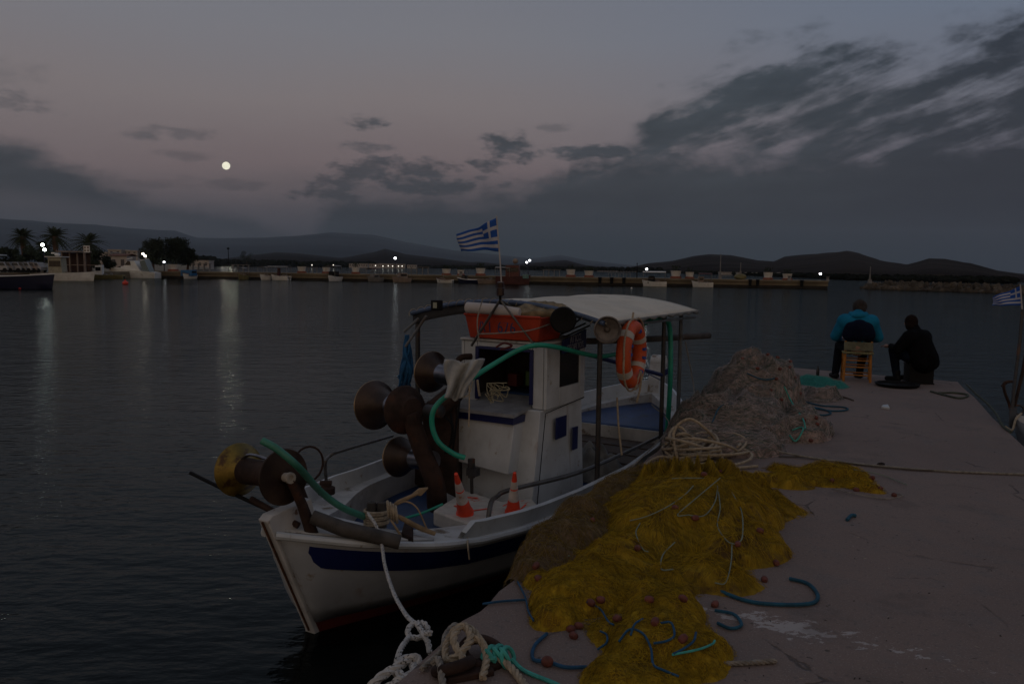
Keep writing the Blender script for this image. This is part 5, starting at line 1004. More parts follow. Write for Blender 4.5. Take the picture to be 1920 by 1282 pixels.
# crouching person on a low crate
o2 = P(1722, 718)
a = M(); Fb = frame(o2, R(10)); 
lo, hi_ = [(-.17, -.12), (.17, -.12), (.17, .16), (-.17, .16)], .30
a.slab([Fb(x, y, 0) for x, y in lo], (0, 0, hi_)); [a.slab([Fb(-.18, -.13, z), Fb(.18, -.13, z), Fb(.18, .17, z), Fb(-.18, .17, z)], (0, 0, .02)) for z in (.0, .27)]
a.build('seat_crate', BLACK, bevel=.006, label='low black box used as a seat by the person in black', cat='box')
F2 = frame(o2, R(-28)); dk_ = mat('black_jacket', (.004, .004, .005), .9, .3, 6, .3, 14, spec=.08); jn = mat('dark_jeans', (.005, .008, .018), .9, .3, 8, .2, spec=.1)
p2 = empty('person', o2, 0, label='person in black crouched on a low box, turned toward the seated one', cat='person', group='people at the end of the quay')
h2 = F2(.015, .19, .885); F2h = frame(o2, R(12))
caps = [(h2, (.078, .09, .108)), (h2+(F2h(0, .08, -.03)-F2h(0, 0, 0)), .045), (F2(0, .10, .74), .055, h2-Vector((0, 0, .06)), .05), (F2(0, -.02, .38), .14, F2(0, .08, .70), .12), (h2+(F2h(0, .10, -.005)-F2h(0, 0, 0)), .016, h2+(F2h(0, .105, -.02)-F2h(0, 0, 0)), .017)]
for s in (-1, 1):
    el_ = F2(.27*s, .18, .50); hnd = F2(.10*s-.05, .40, .52)
    caps += [(F2(.16*s, .08, .68), .055, el_, .042), (el_, .04, hnd, .028)]+hand(hnd, F2(-.04, .1, .0)-F2(0, 0, 0), s)+[(h2+(F2h(.082*s, 0, -.01)-F2h(0, 0, 0)), (.012, .02, .03))]
    caps += [(F2(.1*s, .0, .38), .09, F2(.17*s, .32, .46), .06), (F2(.17*s, .32, .46), .055, F2(.17*s, .25, .08), .04)]
blob_mesh('body', caps, SKIN, p2, .009)
cj = [(F2(0, -.05, .36), .22, F2(0, .05, .62), .19), (F2(-.15, .07, .67), .125, F2(.15, .07, .67), .125), (F2(0, .10, .74), .10, F2(.01, .13, .80), .085), (F2(-.10, -.1, .32), .13, F2(.10, -.1, .32), .13)]
for s in (-1, 1): cj += [(F2(.17*s, .08, .68), .10, F2(.28*s, .18, .50), .075), (F2(.28*s, .18, .50), .072, F2(.11*s-.04, .38, .52), .05)]
blob_mesh('jacket', cj, dk_, p2, .015, 4)
ct = []
for s in (-1, 1): ct += [(F2(.09*s, .0, .36), .11, F2(.17*s, .32, .47), .078), (F2(.17*s, .32, .47), .075, F2(.17*s, .25, .10), .052)]
blob_mesh('trousers', ct, jn, p2, .013, 3)
for s in (-1, 1): blob_mesh('boot', [(F2(.17*s, .21, .05), .045, F2(.17*s-.02, .39, .035), .038), (F2(.17*s, .24, .06), .048, F2(.17*s, .24, .14), .05)], BLACK, p2, .011, 2)
blob_mesh('hair', [(h2+(F2h(0, -.015, .02)-F2h(0, 0, 0)), (.094, .1, .108)), (h2+(F2h(0, -.04, -.04)-F2h(0, 0, 0)), (.09, .08, .085))], mat('brown_hair', (.016, .009, .007), .9, .4, 30, .6, 90, spec=.1), p2, .010, 2)
# ================================================================ boat at the right edge
rbt = empty('fishing_boat', (6.6, 8.7, 0), R(66.8), label='white boat bow just showing at the right edge with a dark pole frame', cat='boat')
def bowhull(e, L=5.0, B=.95, H_=.85, name='hull'):
    a = M(); n = 20
    for s in (1, -1):
        V = []
        for i in range(n+1):
            x = i/n*L; b = B*math.sin(min(1, (x/L)*1.9)*math.pi/2)**.7; z = H_+.22*(1-x/L)**2
            V += [(x-.25*(1), s*b, z), (x-.12, s*b*.92, z*.6), (x, s*b*.7, .05), (x, s*b*.3, -.3)]
        F = [(i*4+j, (i+1)*4+j, (i+1)*4+j+1, i*4+j+1) for i in range(n) for j in range(3)]
        if s > 0: F = [f[::-1] for f in F]
        a.add(V, F)
    V = []
    for i in range(n+1): x = i/n*L; b = B*math.sin(min(1, (x/L)*1.9)*math.pi/2)**.7; V += [(x-.25, -b+.02, H_-.08), (x-.25, b-.02, H_-.08)]
    a.add(V, [(i*2, i*2+2, i*2+3, i*2+1) for i in range(n)])
    return a.build(name, HULLW, e, local=True)
e = rbt
_p = PD(1899, 795, 8.6); rbt.location = Vector((_p.x+.16, _p.y-.10, 0)); WM[rbt.name] = Matrix.Translation(rbt.location) @ Matrix.Rotation(R(-62), 4, 'Z'); rbt.rotation_euler = (0, 0, R(-62))
bowhull(rbt, 5.2, .95, .72)
a = M(); a.tube([PD(1917, 580, 8.9), PD(1912, 640, 8.85), PD(1902, 720, 8.75), PD(1895, 795, 8.6)], .018, 8); a.build('pole', IRON, rbt)
a = M(); a.tube([PD(1935, 600, 8.9), PD(1917, 700, 8.8), PD(1900, 770, 8.7)], .018, 8); a.tube([PD(1898, 715, 8.7), PD(1883, 718, 8.7), PD(1884, 735, 8.7), PD(1893, 760, 8.7), PD(1898, 790, 8.6)], .016, 8, smooth=5); a.tube([PD(1878, 724, 8.7), PD(1892, 714, 8.7)], .014, 6); a.build('bow_frame', RUSTM, rbt)
a = M(); a.slab([PD(1893, 765, 8.65), PD(1908, 762, 8.65), PD(1902, 805, 8.5), PD(1892, 800, 8.5)], (.02, .04, 0)); a.torus(PD(1910, 768, 8.7), (.3, 1, 0), .05, .014, 14, 6); a.build('bow_roller', IRON, rbt, bevel=.01)
a = M(); rope(a, [PD(1915, 775, 8.6), PD(1905, 785, 8.5), PD(1898, 806, 8.4), P(1885, 800, QZ+.02)], .012, twist=False); a.build('rope', ROPEB, label='pale mooring rope at the bow of the boat on the right edge', cat='rope')
flag('flag', PD(1914, 536, 8.9), PD(1917, 573, 8.9), PD(1861, 556, 9.2), PD(1858, 574, 9.2), -.02, 'blue and white striped flag at the right edge of the harbour view',
     ([PD(1913, 533, 8.9), PD(1918, 600, 8.9)], .007), depth=.03, seed=2)
# ================================================================ far harbour
def pxm(px, D): return D/FPX
FW = mat('far_white', (.72, .71, .67), .6, .15, 1, dirt=(.4, .34, .28), dirt_amt=.3, dirt_scale=.8); FG = mat('far_grey', (.20, .19, .18), .7, .3, 1); FBR = mat('far_red', (.08, .024, .02), .7, .3, 1); FT = mat('far_tan', (.26, .20, .16), .7, .3, 1); FNV = mat('far_navy', (.008, .010, .035), .5, .2, 1); FBL = mat('far_blue', (.01, .10, .24), .6, .2, 1); FOL = mat('far_olive', (.18, .16, .07), .7, .3, 1)
def small_boat(px, off, L, yaw, hullm, label, canopy=None, cabin=None, mast=0, stripe=None, H_=.55, B=.9, name='moored_boat', gear=True, seed=0, pos=None, flip=False):
    c = pos if pos is not None else on_pier(px, off, 0); e = empty(name, c, yaw, label=label, cat='boat', group='small boats moored along the far pier' if pos is None else None)
    a = M(); n = 14
    for s in (1, -1):
        V = []
        for i in range(n+1):
            t = i/n; b = B*(math.sin(math.pi*min(t*.62+.0, .5))**.75 if t < .8 else 1-(t-.8)*.9); z = H_+.35*(1-t)**2.2+.12*t*t; x = (t-.5)*L
            V += [(x-(1-t)*.15, s*b, z), (x, s*b*.9, z*.45), (x+(1-t)*.1, s*b*.7, -.05), (x, 0, -.2)]
        F = [(i*4+j, (i+1)*4+j, (i+1)*4+j+1, i*4+j+1) for i in range(n) for j in range(3)]
        if s > 0: F = [f[::-1] for f in F]
        a.add(V, F); a.add([V[-4], V[-3], V[-2], V[-1]], [(0, 1, 2, 3)])
    a.build('hull', hullm, e, local=True)
    a = M(); V = []
    for i in range(n+1): t = i/n; b = B*(math.sin(math.pi*min(t*.62, .5))**.75 if t < .8 else 1-(t-.8)*.9); V += [((t-.5)*L, -b+.03, H_*.8), ((t-.5)*L, b-.03, H_*.8)]
    a.add(V, [(i*2, i*2+2, i*2+3, i*2+1) for i in range(n)]); a.build('deck', FG, e, local=True)
    if stripe:
        a = M()
        for s in (1, -1): a.tube([((i/n-.5)*L-(1-i/n)*.15, s*(B*(math.sin(math.pi*min(i/n*.62, .5))**.75 if i/n < .8 else 1-(i/n-.8)*.9)+.02), H_+.35*(1-i/n)**2.2+.12*(i/n)**2) for i in range(n+1)], .05, 5)
        a.build('rub_rail', stripe, e, local=True)
    if cabin:
        x, l, w_, h_, m_ = cabin; a = M(); V = [(x-l/2, -w_/2, H_*.8), (x-l/2+.12, -w_/2+.05, H_+h_), (x+l/2, -w_/2+.05, H_+h_), (x+l/2, -w_/2, H_*.8)]
        a.slab([Vector(v_) for v_ in V], (0, w_-.05, 0)); c2 = a.build('cabin', m_, e, local=True, bevel=.03)
        a = M(); panel(a, x-l/2+.15, x+l/2-.15, -w_/2-.02, w_/2+.02, H_+h_*.45, H_+h_*.8); a.build('window', GLASS, c2, local=True)
    if canopy:
        x, l, z, m_ = canopy; a = M(); a.grid(lambda u_, v_: Vector((x+(u_-.5)*l, (v_-.5)*B*1.7, z+.14*(1-(2*v_-1)**2))), 4, 8); a.build('canopy', m_, e, local=True, thick=.05, ang=180)
        for sx in (-1, 1):
            for sy in (-1, 1): a = M(); a.tube([(x+sx*l*.47, sy*B*.8, H_), (x+sx*l*.47, sy*B*.82, z)], .03, 5); a.build('canopy_pole', FG, e, local=True)
    if mast: a = M(); a.tube([(-.2, 0, H_), (-.2, 0, mast)], .035, 5); a.tube([(-.2, 0, mast*.7), (L*.3, 0, H_+.3)], .02, 4); a.build('mast', FG, e, local=True)
    if gear:
        r_ = random.Random(seed); a = M()
        for _ in range(5): a.box((r_.uniform(-L*.3, L*.3), r_.uniform(-.4, .4), H_*.8+.15), (r_.uniform(.2, .5), r_.uniform(.2, .5), r_.uniform(.25, .6)), (r_.uniform(-.4, .4), 0, r_.uniform(0, 3)))
        a.build('deck_gear', FT if seed % 2 else FG, e, local=True)
    return e
PB_ = pyaw

small_boat(497, -1.4, 2.1, PB_+1.45, FW, 'small white boat end-on, left of the boat with a red wheelhouse post', canopy=(0, 1.6, 1.9, FG), seed=1)
small_boat(526, -1.4, 2.9, PB_, FW, 'white open boat with a thin flat awning and a red post, on the far pier', canopy=(-.2, 3.4, 2.0, FG), cabin=(-.3, .45, .5, 1.3, FBR), seed=2)
small_boat(454, -1.3, 1.6, PB_+1.4, FOL, 'leftmost small brown skiff under a frame on the far pier', canopy=(0, 1.2, 1.7, FG), seed=3)
small_boat(626, -1.6, 3.2, PB_+1.5, FW, 'white boat seen end-on with a dark square canopy and rails', canopy=(0, 2.4, 2.2, FG), cabin=(0, 1.2, 1.2, .9, BLACK), seed=4)
small_boat(702, -1.4, 2.6, PB_+1.1, FG, 'grey open skiff with low cover between two awninged boats', cabin=(0, 1.2, 1.1, .45, FG), canopy=(-.4, 1.2, 1.9, FBR), seed=5)
small_boat(752, -1.6, 2.8, PB_+.8, FT, 'pinkish-tan boat with white fenders under the tall lamp', cabin=(.2, 1.3, 1.0, .8, FT), mast=2.4, seed=6)
small_boat(834, -1.5, 2.4, PB_, FW, 'slim white boat with a dark hull stripe and thin canopy post', stripe=FBR, mast=1.6, seed=7, H_=.4)
small_boat(878, -1.9, 3.0, PB_, FNV, 'dark blue boat with a white rail loaded with black gear', stripe=FW, cabin=(-.6, .8, .9, .7, BLACK), mast=1.8, seed=8, H_=.45)
small_boat(914, -2.6, 2.8, PB_+.2, FT, 'pale green-grey dinghy left of the dark red tug', cabin=(.4, .6, .7, .4, FG), seed=9, H_=.45)
tg = small_boat(962, -3.4, 4.8, PB_+math.pi, FBR, 'dark red tug with orange wheelhouse and radar dome', cabin=(.0, 2.0, 1.3, 1.7, mat('tug_red', (.11, .032, .022), .6)), canopy=(1.4, 2.2, 2.3, FG), mast=3.4, seed=10, H_=1.0, B=1.1)
a = M(); a.ball((-.3, 0, 3.3), .4, 12, 8); a.build('radar_dome', FT, tg, local=True)
a = M(); panel(a, -2.3, -1.5, -.7, .7, .85, 1.4); a.build('deck_box', mat('faded_teal', (.12, .22, .2), .7), tg, local=True)
small_boat(1228, -1.8, 3.3, PB_, FW, 'white caique with a wide flat white awning near the single bright lamp', canopy=(-.1, 3.2, 1.95, FW), cabin=(-.5, 1.0, 1.0, .9, BLACK), seed=11)
small_boat(1318, -1.6, 2.8, PB_, FW, 'white boat with tan posts, rightmost on the far pier', cabin=(-.3, .9, .9, .9, FT), canopy=(.3, 1.8, 1.8, FBR), seed=12)
small_boat(354, -1.7, 2.5, PB_+1.5, FW, 'small boat with a bright blue cover and red sides', cabin=(0, 1.4, 2.0, .8, FBL), seed=13, gear=False, stripe=FBR)
# left group
def at(px, py): return P(px, py, 0)
nb_ = empty('moored_boat', at(30, 541), pyaw, label='dark navy boat with white deck at the left edge', cat='boat')
c = at(20, 541)

nb2 = small_boat(0, 0, 8.4, math.pi+R(6), FNV, 'large navy-hulled boat with white deck and long pale awning at the left edge', pos=c+Vector((-.6, 0, 0)), stripe=FW, H_=1.0, B=1.5, seed=14, cabin=(2.4, 1.6, 1.6, 1.3, FW)); bpy.data.objects.remove(nb_)
a = M(); a.grid(lambda u_, v_: Vector((.2+4.0*u_, -1.2+2.4*v_, 2.95+.12*u_)), 2, 2); a.build('awning', FW, nb2, local=True, thick=.12)
a = M(); a.tube([(4.1, 0, .5), (4.1, 0, 4.3)], .18, 6); a.build('mast', FG, nb2, local=True)
wb = small_boat(0, 0, 9.6, math.pi+R(3), FW, 'long white caique with a boxy cream wheelhouse and stacked roof lamps', pos=at(105, 526), H_=.85, B=1.5, seed=15, cabin=(-.3, 1.7, 1.5, 2.1, mat('cream_house', (.36, .33, .24), .6)), mast=4.0)
a = M(); panel(a, -1.3, .8, -1, 1, 2.98, 3.08); a.ball((-.3, 0, 3.3), (.35, .35, .22), 8, 6); a.box((.2, .0, 3.5), (.4, .3, .2)); a.build('roof_deck', FW, wb, local=True)
a = M(); panel(a, 1.4, 2.6, -.9, .9, .8, 2.2); a.build('front_house', FW, wb, local=True); a = M(); [a.tube([(2.6, y, 1.5), (5.2, y, 1.4)], .06, 5) for y in (-.6, 0, .6)]; a.build('spare_planks', FT, wb, local=True)
sk = small_boat(0, 0, 5.4, R(12), FOL, 'low olive boat with a tilted white hatch beside the motor cruiser', pos=at(195, 523), H_=.5, B=1.1, seed=16, cabin=(-.6, 1.0, 1.2, 1.5, FW))
cru = empty('motor_cruiser', at(251, 521), R(2), label='white motor cruiser with raked windscreen and rear arch', cat='boat')
a = M(); n = 12
prof = [(-3.6, 1.35), (-3.9, 1.7)]
for s in (1, -1):
    V = []
    for i in range(n+1): t = i/n; b = 1.3*math.sin(math.pi*min(.5, t*.9))**.7; x = -3.9+7.6*t; z = 1.65-.75*t; V += [(x, s*b, z), (x+.3*(1-t), s*b*.9, .6), (x+.8*(1-t), s*b*.7, -.1)]
    F = [(i*3+j, (i+1)*3+j, (i+1)*3+j+1, i*3+j+1) for i in range(n) for j in range(2)]
    a.add(V, [f[::-1] for f in F] if s > 0 else F)
V = []
for i in range(n+1): t = i/n; b = 1.3*math.sin(math.pi*min(.5, t*.9))**.7; V += [(-3.9+7.6*t, -b, 1.65-.75*t), (-3.9+7.6*t, b, 1.65-.75*t)]
a.add(V, [(i*2, i*2+2, i*2+3, i*2+1) for i in range(n)]); a.slab([(3.7, -1.3, -.1), (3.7, 1.3, -.1), (3.7, 1.3, .9), (3.7, -1.3, .9)], (.05, 0, 0)); a.build('hull', FW, cru, local=True)
a = M(); a.slab([(-2.9, -1, 1.35), (-2.6, -1, 1.62), (-1.2, -1, 1.8), (-.6, -.95, 2.6), (.5, -.95, 2.7), (1.5, -1, 1.0)], (0, 2, 0)); cb_ = a.build('cabin', FW, cru, local=True, bevel=.05)
a = M(); a.slab([(-1.0, -1.03, 2.0), (-.45, -1.03, 2.65), (-.1, -1.03, 2.6), (.0, -1.03, 2.0)], (0, 2.06, 0)); a.slab([(-2.2, -1.02, 1.62), (-1.6, -1.02, 1.82), (-1.5, -1.02, 1.62)], (0, 2.04, 0)); a.build('window', GLASS, cb_, local=True)
a = M(); a.slab([(1.9, -1, .9), (2.9, -1, .9), (2.1, -1, 2.9), (1.4, -1, 2.5)], (0, 2, 0)); a.build('rear_screen', mat('clear_screen', (.14, .18, .18), .3), cru, local=True); a = M(); a.tube([(-.6, -1, 2.9), (.3, -1, 3.1)], .07, 5); a.tube([(.6, 1, 2.8), (2.0, 1, 3.0)], .05, 5); a.tube([(1.3, 0, 2.6), (2.1, 0, 3.05)], .1, 5); a.build('arch', FW, cru, local=True)
for px, py, m_, lab, r_ in ((235, 533, mat('buoy_red', (.7, .06, .03), .5), 'orange-red mooring buoy floating in open water left', .33), (38, 541.5, mat('buoy_pink', (.5, .05, .05), .5), 'small pink-red buoy by the navy hull', .2), (321, 520, mat('buoy_yellow', (.5, .3, .03), .5), 'yellow buoy at the foot of the pier', .35), (791, 528, FW, 'tiny white buoy near the pier lamp', .15), (1184, 541, FW, 'white buoy right of the middle pier', .12)):
    c = at(px, py); a = M(); a.ball(c+Vector((0, 0, r_*.4)), (r_, r_, r_*.8), 10, 8); a.tube([c+Vector((0, 0, r_)), c+Vector((0, 0, r_*1.6))], r_*.2, 6); a.build('mooring_buoy', m_, label=lab, cat='buoy', group='mooring buoys')
# planters, benches, bollards, lamps on the pier
PLW = mat('planter_white', (.66, .63, .58), .7, .2, 1); PLR = mat('planter_terracotta', (.22, .07, .04), .8, .2, 1); LEAFD = mat('planter_leaf', (.02, .03, .014), 1, .4, 2)
pl = empty('planter', (0, 0, PZ), 0, label='x', cat='planter', group='white planters along the far pier')
a = M(); a.lathe((0, 0, 0), (0, 0, 1), [(0, .75), (.32, .72), (.32, 0)], 14); a.build('base', PLR, pl, local=True)
a = M(); a.lathe((0, 0, .32), (0, 0, 1), [(0, .55), (.75, .68), (.8, .72), (.8, .6), (.7, .55), (.7, 0)], 14); a.build('tub', PLW, pl, local=True)
a = M(); rs = random.Random(6)
for i in range(46): t = rs.uniform(0, 6.28); r_ = rs.uniform(.15, .55); z = rs.uniform(.95, 1.75); a.add([(r_*math.cos(t), r_*math.sin(t), z), (r_*math.cos(t)+rs.uniform(-.2, .2), r_*math.sin(t)+rs.uniform(-.2, .2), z+.25), (r_*math.cos(t)+rs.uniform(-.2, .2), r_*math.sin(t)+rs.uniform(-.2, .2), z-.1)], [(0, 1, 2)])
a.tube([(0, 0, .9), (0, 0, 1.4)], .06, 5); a.build('plant', LEAFD, pl, local=True, smooth=False)
PLB = [(325, 0, 'largest white planter at the near left end of the pier', 1.15), (566, 1, 'white planter left of the end-on canopied boat', 1), (612, 1, 'white planter hidden beside the end-on canopied boat', .9), (667, 1, 'white planter between the canopied boat and the grey skiff', .9), (837, 1, 'white planter behind the slim white boat', 1), (864, 1, 'second small planter behind the dark blue boat', .8), (901, 1, 'white planter left of the dark red tug', 1.05), (1070, 1, 'first planter right of the dark red tug', 1), (1104, 1, 'second planter right of the dark red tug', 1), (1267, 1, 'bushy planter right of the wide white awning', 1.1), (1293, 1, 'grey planter between the two white caiques', .9), (1440, 1, 'planter near the pier end beside a bench', .95), (1476, 1, 'last planter toward the pier end', .95)]
for i, (px, k, lab, s_) in enumerate(PLB):
    o = pl if i == 0 else copy_tree(pl); o.location = on_pier(px, 2.2); o.scale = (s_, s_, s_*(.85+.05*(i % 4))); o.rotation_euler.z = i; o['label'] = lab
bn = empty('bench', (0, 0, PZ), pyaw, label='x', cat='bench', group='grey benches on the far pier')
a = M(); panel(a, -1.7, 1.7, -.3, .3, 1.35, 1.45); a.build('top', FG, bn, local=True)
for sx in (-1.5, -.5, .5, 1.5): a = M(); panel(a, sx-.05, sx+.05, -.2, .2, 0, 1.35); a.build('leg', FG, bn, local=True)
for i, (px, s_, lab) in enumerate(((378, 1, 'grey bench near the left end of the pier'), (452, .9, 'grey bench behind the leftmost skiff'), (583, .7, 'grey bench right of a white planter'), (787, .9, 'grey bench left of the slim white boat'), (1034, .8, 'grey bench between the tug and the paired planters'), (1150, .5, 'left one of the two benches before the middle pole'), (1172, .5, 'right one of the two benches before the middle pole'))):
    o = bn if i == 0 else copy_tree(bn); o.location = on_pier(px, 3.5); o.scale = (s_, s_, s_*.9); o['label'] = lab
LAMPM = emit('lamp_light', (.95, .97, 1.0), 9); LAMPW = emit('lamp_light_warm', (1, .85, .70), 10); SMALL = emit('far_light', (1, .93, .8), 1.8)
def lamp(base, H_, label, r_=.14, heads=((0, 0),), m_=LAMPM, post=True, lit=True):
    e = empty('street_lamp', base, 0, label=label, cat='street lamp', group='street lamps round the harbour')
    if post: a = M(); a.tube([Vector(base), Vector(base)+Vector((0, 0, H_))], [.09, .05], 6); a.build('post', FNV if lit else BLACK, e)
    for dx, dz in heads:
        a = M(); a.ball(Vector(base)+Vector((dx, 0, H_+dz)), (r_, r_, r_*.9), 10, 8); a.build('lamp_head', m_ if lit else BLACK, e)
        if dx: a = M(); a.tube([Vector(base)+Vector((0, 0, H_-.3)), Vector(base)+Vector((dx, 0, H_+dz))], .04, 5); a.build('arm', BLACK, e)
def hz(px): return 500+ROLL*(px-960)
def lamp_px(px, py, off, label, **k):
    b = on_pier(px, off); D = b.y; z = PD(px, py, D).z; lamp(b, z-PZ, label, **k)
lamp_px(741, 484, 3, 'tall lit lamp above the pinkish-tan boat', r_=.19)
b = on_pier(990, 3); lamp(b, PD(990, 491, b.y).z-PZ, 'double-headed lit lamp right of the dark red tug', heads=((-.22, -.08), (.22, .22)), r_=.15)
lamp_px(429, 466, 3, 'unlit black lamp post near the left end of the pier', r_=.2, lit=False); lamp_px(1194, 494, 3, 'unlit pole just left of the bright lamp over the pier', r_=.1, lit=False)
lamp(far(1212.5, 200, .6), PD(1212.5, 504.5, 200).z-.6, 'lit lamp beyond the wide white awning', r_=.27, post=True)
lamp(far(1538.5, 232, .6), PD(1538.5, 513, 232).z-.6, 'lit lamp on the far shore above the pier end', r_=.32)
lamp(far(308, 150, 1), PD(308, 491.5, 150).z-1, 'small lit lamp by the big dark trees', r_=.16); lamp(far(271, 148, 1), PD(271, 479, 148).z-1, 'warm double lamp left of the big dark trees', heads=((-.18, .15), (.18, -.2)), r_=.2, m_=LAMPW)
lamp(far(84, 135, 1), PD(84, 470, 135).z-1, 'brightest lamp, in front of the smallest palm', heads=((-.2, .6), (.1, -.1)), r_=.22, m_=emit('lamp_bright', (.92, 1, .92), 30))
for px, py, D in ((388, 497, 400), (704, 498, 640), (718, 499, 640), (728, 498.5, 640), (736, 499, 640), (747, 499, 640), (754, 499, 640), (625, 497, 600), (585, 497, 620), (1420, 513, 380), (391, 497, 400), (958, 504, 500)):
    c = PD(px, py, D); a = M(); a.ball(c, D*.00065, 8, 6); e = a.build('shore_light', SMALL, label='tiny point of light on the far bay shore', cat='light', group='tiny lights of the far bay shore')
# masts / beacons on the pier end
for px, y0, y1, D, lab in ((1350, 528, 476, 0, 'pale mast with a blue tip standing on the pier'), (1388, 528, 492, 0, 'shorter pale mast on the pier right of the tall mast'), (1632, 538, 500, 118, 'slim pale beacon mast at the breakwater head')):
    b = on_pier(px, 2) if D == 0 else far(px, D, .9); z = PD(px, y1, b.y).z; a = M(); a.tube([b, (b.x, b.y, z)], [.10, .05], 6); a.lathe((b.x, b.y, b.z), (0, 0, 1), [(0, .3), (.5, .25), (.5, .12), (1.2, .12)], 8); a.build('mast', FG, label=lab, cat='mast')
a = M(); c = on_pier(1388, 2); a.ball(c+Vector((0, 0, .35)), (.9, .6, .45), 10, 7, .2); a.build('net_heap', FOL, smooth=False, label='small olive heap at the foot of the short mast', cat='net')
rs = random.Random(8)
for px, lab in ((1125, 'dark fender post'), (1147, 'dark fender post'), (1170, 'dark fender post'), (1407, 'dark fender post'), (1421, 'dark fender post'), (1504, 'dark fender post')):
    c = on_pier(px, -.15, .2); a = M(); a.lathe(c, (0, 0, 1), [(0, .22), (.75, .22), (.85, .3), (.95, .25), (.95, 0)], 8); a.build('fender_post', BLACK, label='dark tyre fender hung on the pier wall', cat='fender', group='fenders along the pier wall')
for px in (864, 1480, 1552):
    c = on_pier(px, 1, PZ); a = M(); a.lathe(c, (0, 0, 1), [(0, .3), (.25, .18), (.5, .2), (.6, .3), (.6, 0)], 8); a.build('bollard', FG, label='squat iron bollard on top of the pier', cat='bollard', group='bollards on the far pier')
# left shore: palms, trees, hedge, pergola, sign, buildings
PALM = mat('palm_leaf', (.035, .045, .02), 1, .4, 1, 0); TRUNK = mat('palm_trunk', (.09, .05, .035), 1, .4, 1, .3); LEAF = mat('tree_leaf', (.022, .030, .016), 1, .5, .6, 0)
def palm(px, ytop, ybase, D, spread, label, seed):
    b = far(px, D, 1); D = b.y; top_ = PD(px, ytop, D).z; cz = top_-spread*.55; e = empty('palm_tree', b, 0, label=label, cat='palm tree', group='palms on the left shore'); r_ = random.Random(seed)
    a = M(); a.tube([b, Vector((b.x+.1, b.y, (cz+1)/2)), Vector((b.x, b.y, cz))], [.42, .34, .5], 8); a.build('trunk', TRUNK, e)
    a = M(); cc = Vector((b.x, b.y, cz))
    for i in range(64):
        t = r_.uniform(0, 6.28); up_ = r_.uniform(-.75, 1.25); L = spread*r_.uniform(.85, 1.12); d = Vector((math.cos(t)*math.cos(up_), math.sin(t)*math.cos(up_), math.sin(up_)))
        pts = [cc+d*L*s_+Vector((0, 0, -L*.42*s_*s_)) for s_ in [k/9 for k in range(10)]]; a.tube(pts, [.05, .02], 4)
        sd = d.cross(Vector((0, 0, 1))); sd = sd.normalized() if sd.length > .01 else Vector((1, 0, 0))
        for k in range(1, 10):
            for s_ in (-1, 1):
                p = pts[k]; w_ = .55*math.sin(math.pi*min(1, k/9+.12)); t_ = (pts[k]-pts[k-1]).normalized(); q = p+sd*s_*w_+t_*.35*w_-Vector((0, 0, .28*w_)); a.add([p-t_*.09, p+t_*.09, q], [(0, 1, 2)])
    a.build('crown', PALM, e, smooth=False); return e
palm(45, 427, 470, 150, 2.6, 'leftmost palm with spreading fronds above the hedge', 1); palm(105, 424, 475, 145, 2.9, 'tallest palm, second from the left', 2); palm(168, 434, 485, 142, 3.3, 'widest bushy palm, behind the small sign', 3); palm(82, 452, 475, 160, 1.7, 'small low palm behind the brightest lamp', 4)
def tree(px, D, w_, h_, label, seed, cat='tree', name='tree', nb=60, trunk=True, grp='dark trees on the left shore'):
    b = far(px, D, 1); e = empty(name, b, 0, label=label, cat=cat, group=grp); r_ = np.random.default_rng(seed); rr_ = random.Random(seed)
    if trunk:
        a = M(); a.tube([b, b+Vector((.1, 0, h_*.35)), b+Vector((0, 0, h_*.7))], [.25, .18, .08], 7)
        for i in range(4): t = rr_.uniform(0, 6.28); a.tube([b+Vector((0, 0, h_*.3)), b+Vector((math.cos(t)*w_*.3, math.sin(t)*w_*.2, h_*.65))], [.12, .04], 5)
        a.build('trunk', TRUNK, e)
    cl_ = []
    for i in range(nb//4): t = r_.uniform(0, 6.28); z = r_.uniform(.30, .88); s_ = math.sqrt(max(.05, 1-((z-.55)/.5)**2)); cl_.append((w_*.5*.72*s_*math.cos(t)*r_.uniform(.3, 1), w_*.35*s_*math.sin(t), h_*z, h_*r_.uniform(.10, .20)))
    n_ = nb*60; ci = r_.integers(0, len(cl_), n_); C_ = np.array(cl_)[ci]; d_ = r_.normal(0, 1, (n_, 3)); d_ /= np.linalg.norm(d_, axis=1, keepdims=True); rad = C_[:, 3:4]*r_.uniform(.55, 1.05, (n_, 1))
    p = C_[:, :3]+d_*rad*np.array([1.25, 1.1, .9])+np.array(b); u1 = r_.normal(0, .16, (n_, 3)); u2 = r_.normal(0, .16, (n_, 3)); V = np.stack([p, p+u1, p+u2], 1).reshape(-1, 3); F = np.arange(n_*3).reshape(-1, 3)
    npmesh('crown', V, F, LEAF, e, smooth=False); return e
tree(287, 152, 5.2, 5.6, 'broad dark tree, left of the pair by the warm lamps', 11, nb=100); tree(330, 156, 4.6, 5.9, 'rounder dark tree, right of the pair by the warm lamps', 12, nb=100); tree(352, 158, 3.4, 4.2, 'lower dark tree right of the big pair', 13)
tree(463, 640, 12, 11, 'lone dark tree on the far shore right of the big pair', 14, nb=60, trunk=True)
for px, w_, h_, lab in ((15, 3.4, 3.3, 'leftmost clipped hedge tree behind the navy boat'), (42, 3.6, 3.6, 'clipped hedge tree under the leftmost palm'), (66, 3.2, 3.3, 'clipped hedge tree left of the brightest lamp'), (104, 3.6, 3.2, 'dark bush under the tallest palm'), (190, 3.4, 3.2, 'dark bush right of the widest palm'), (205, 2.6, 2.2, 'low bush before the white houses')):
    tree(px, 140, w_, h_, lab, px, 'bush', 'bush', 40, False, 'hedge trees on the left shore')
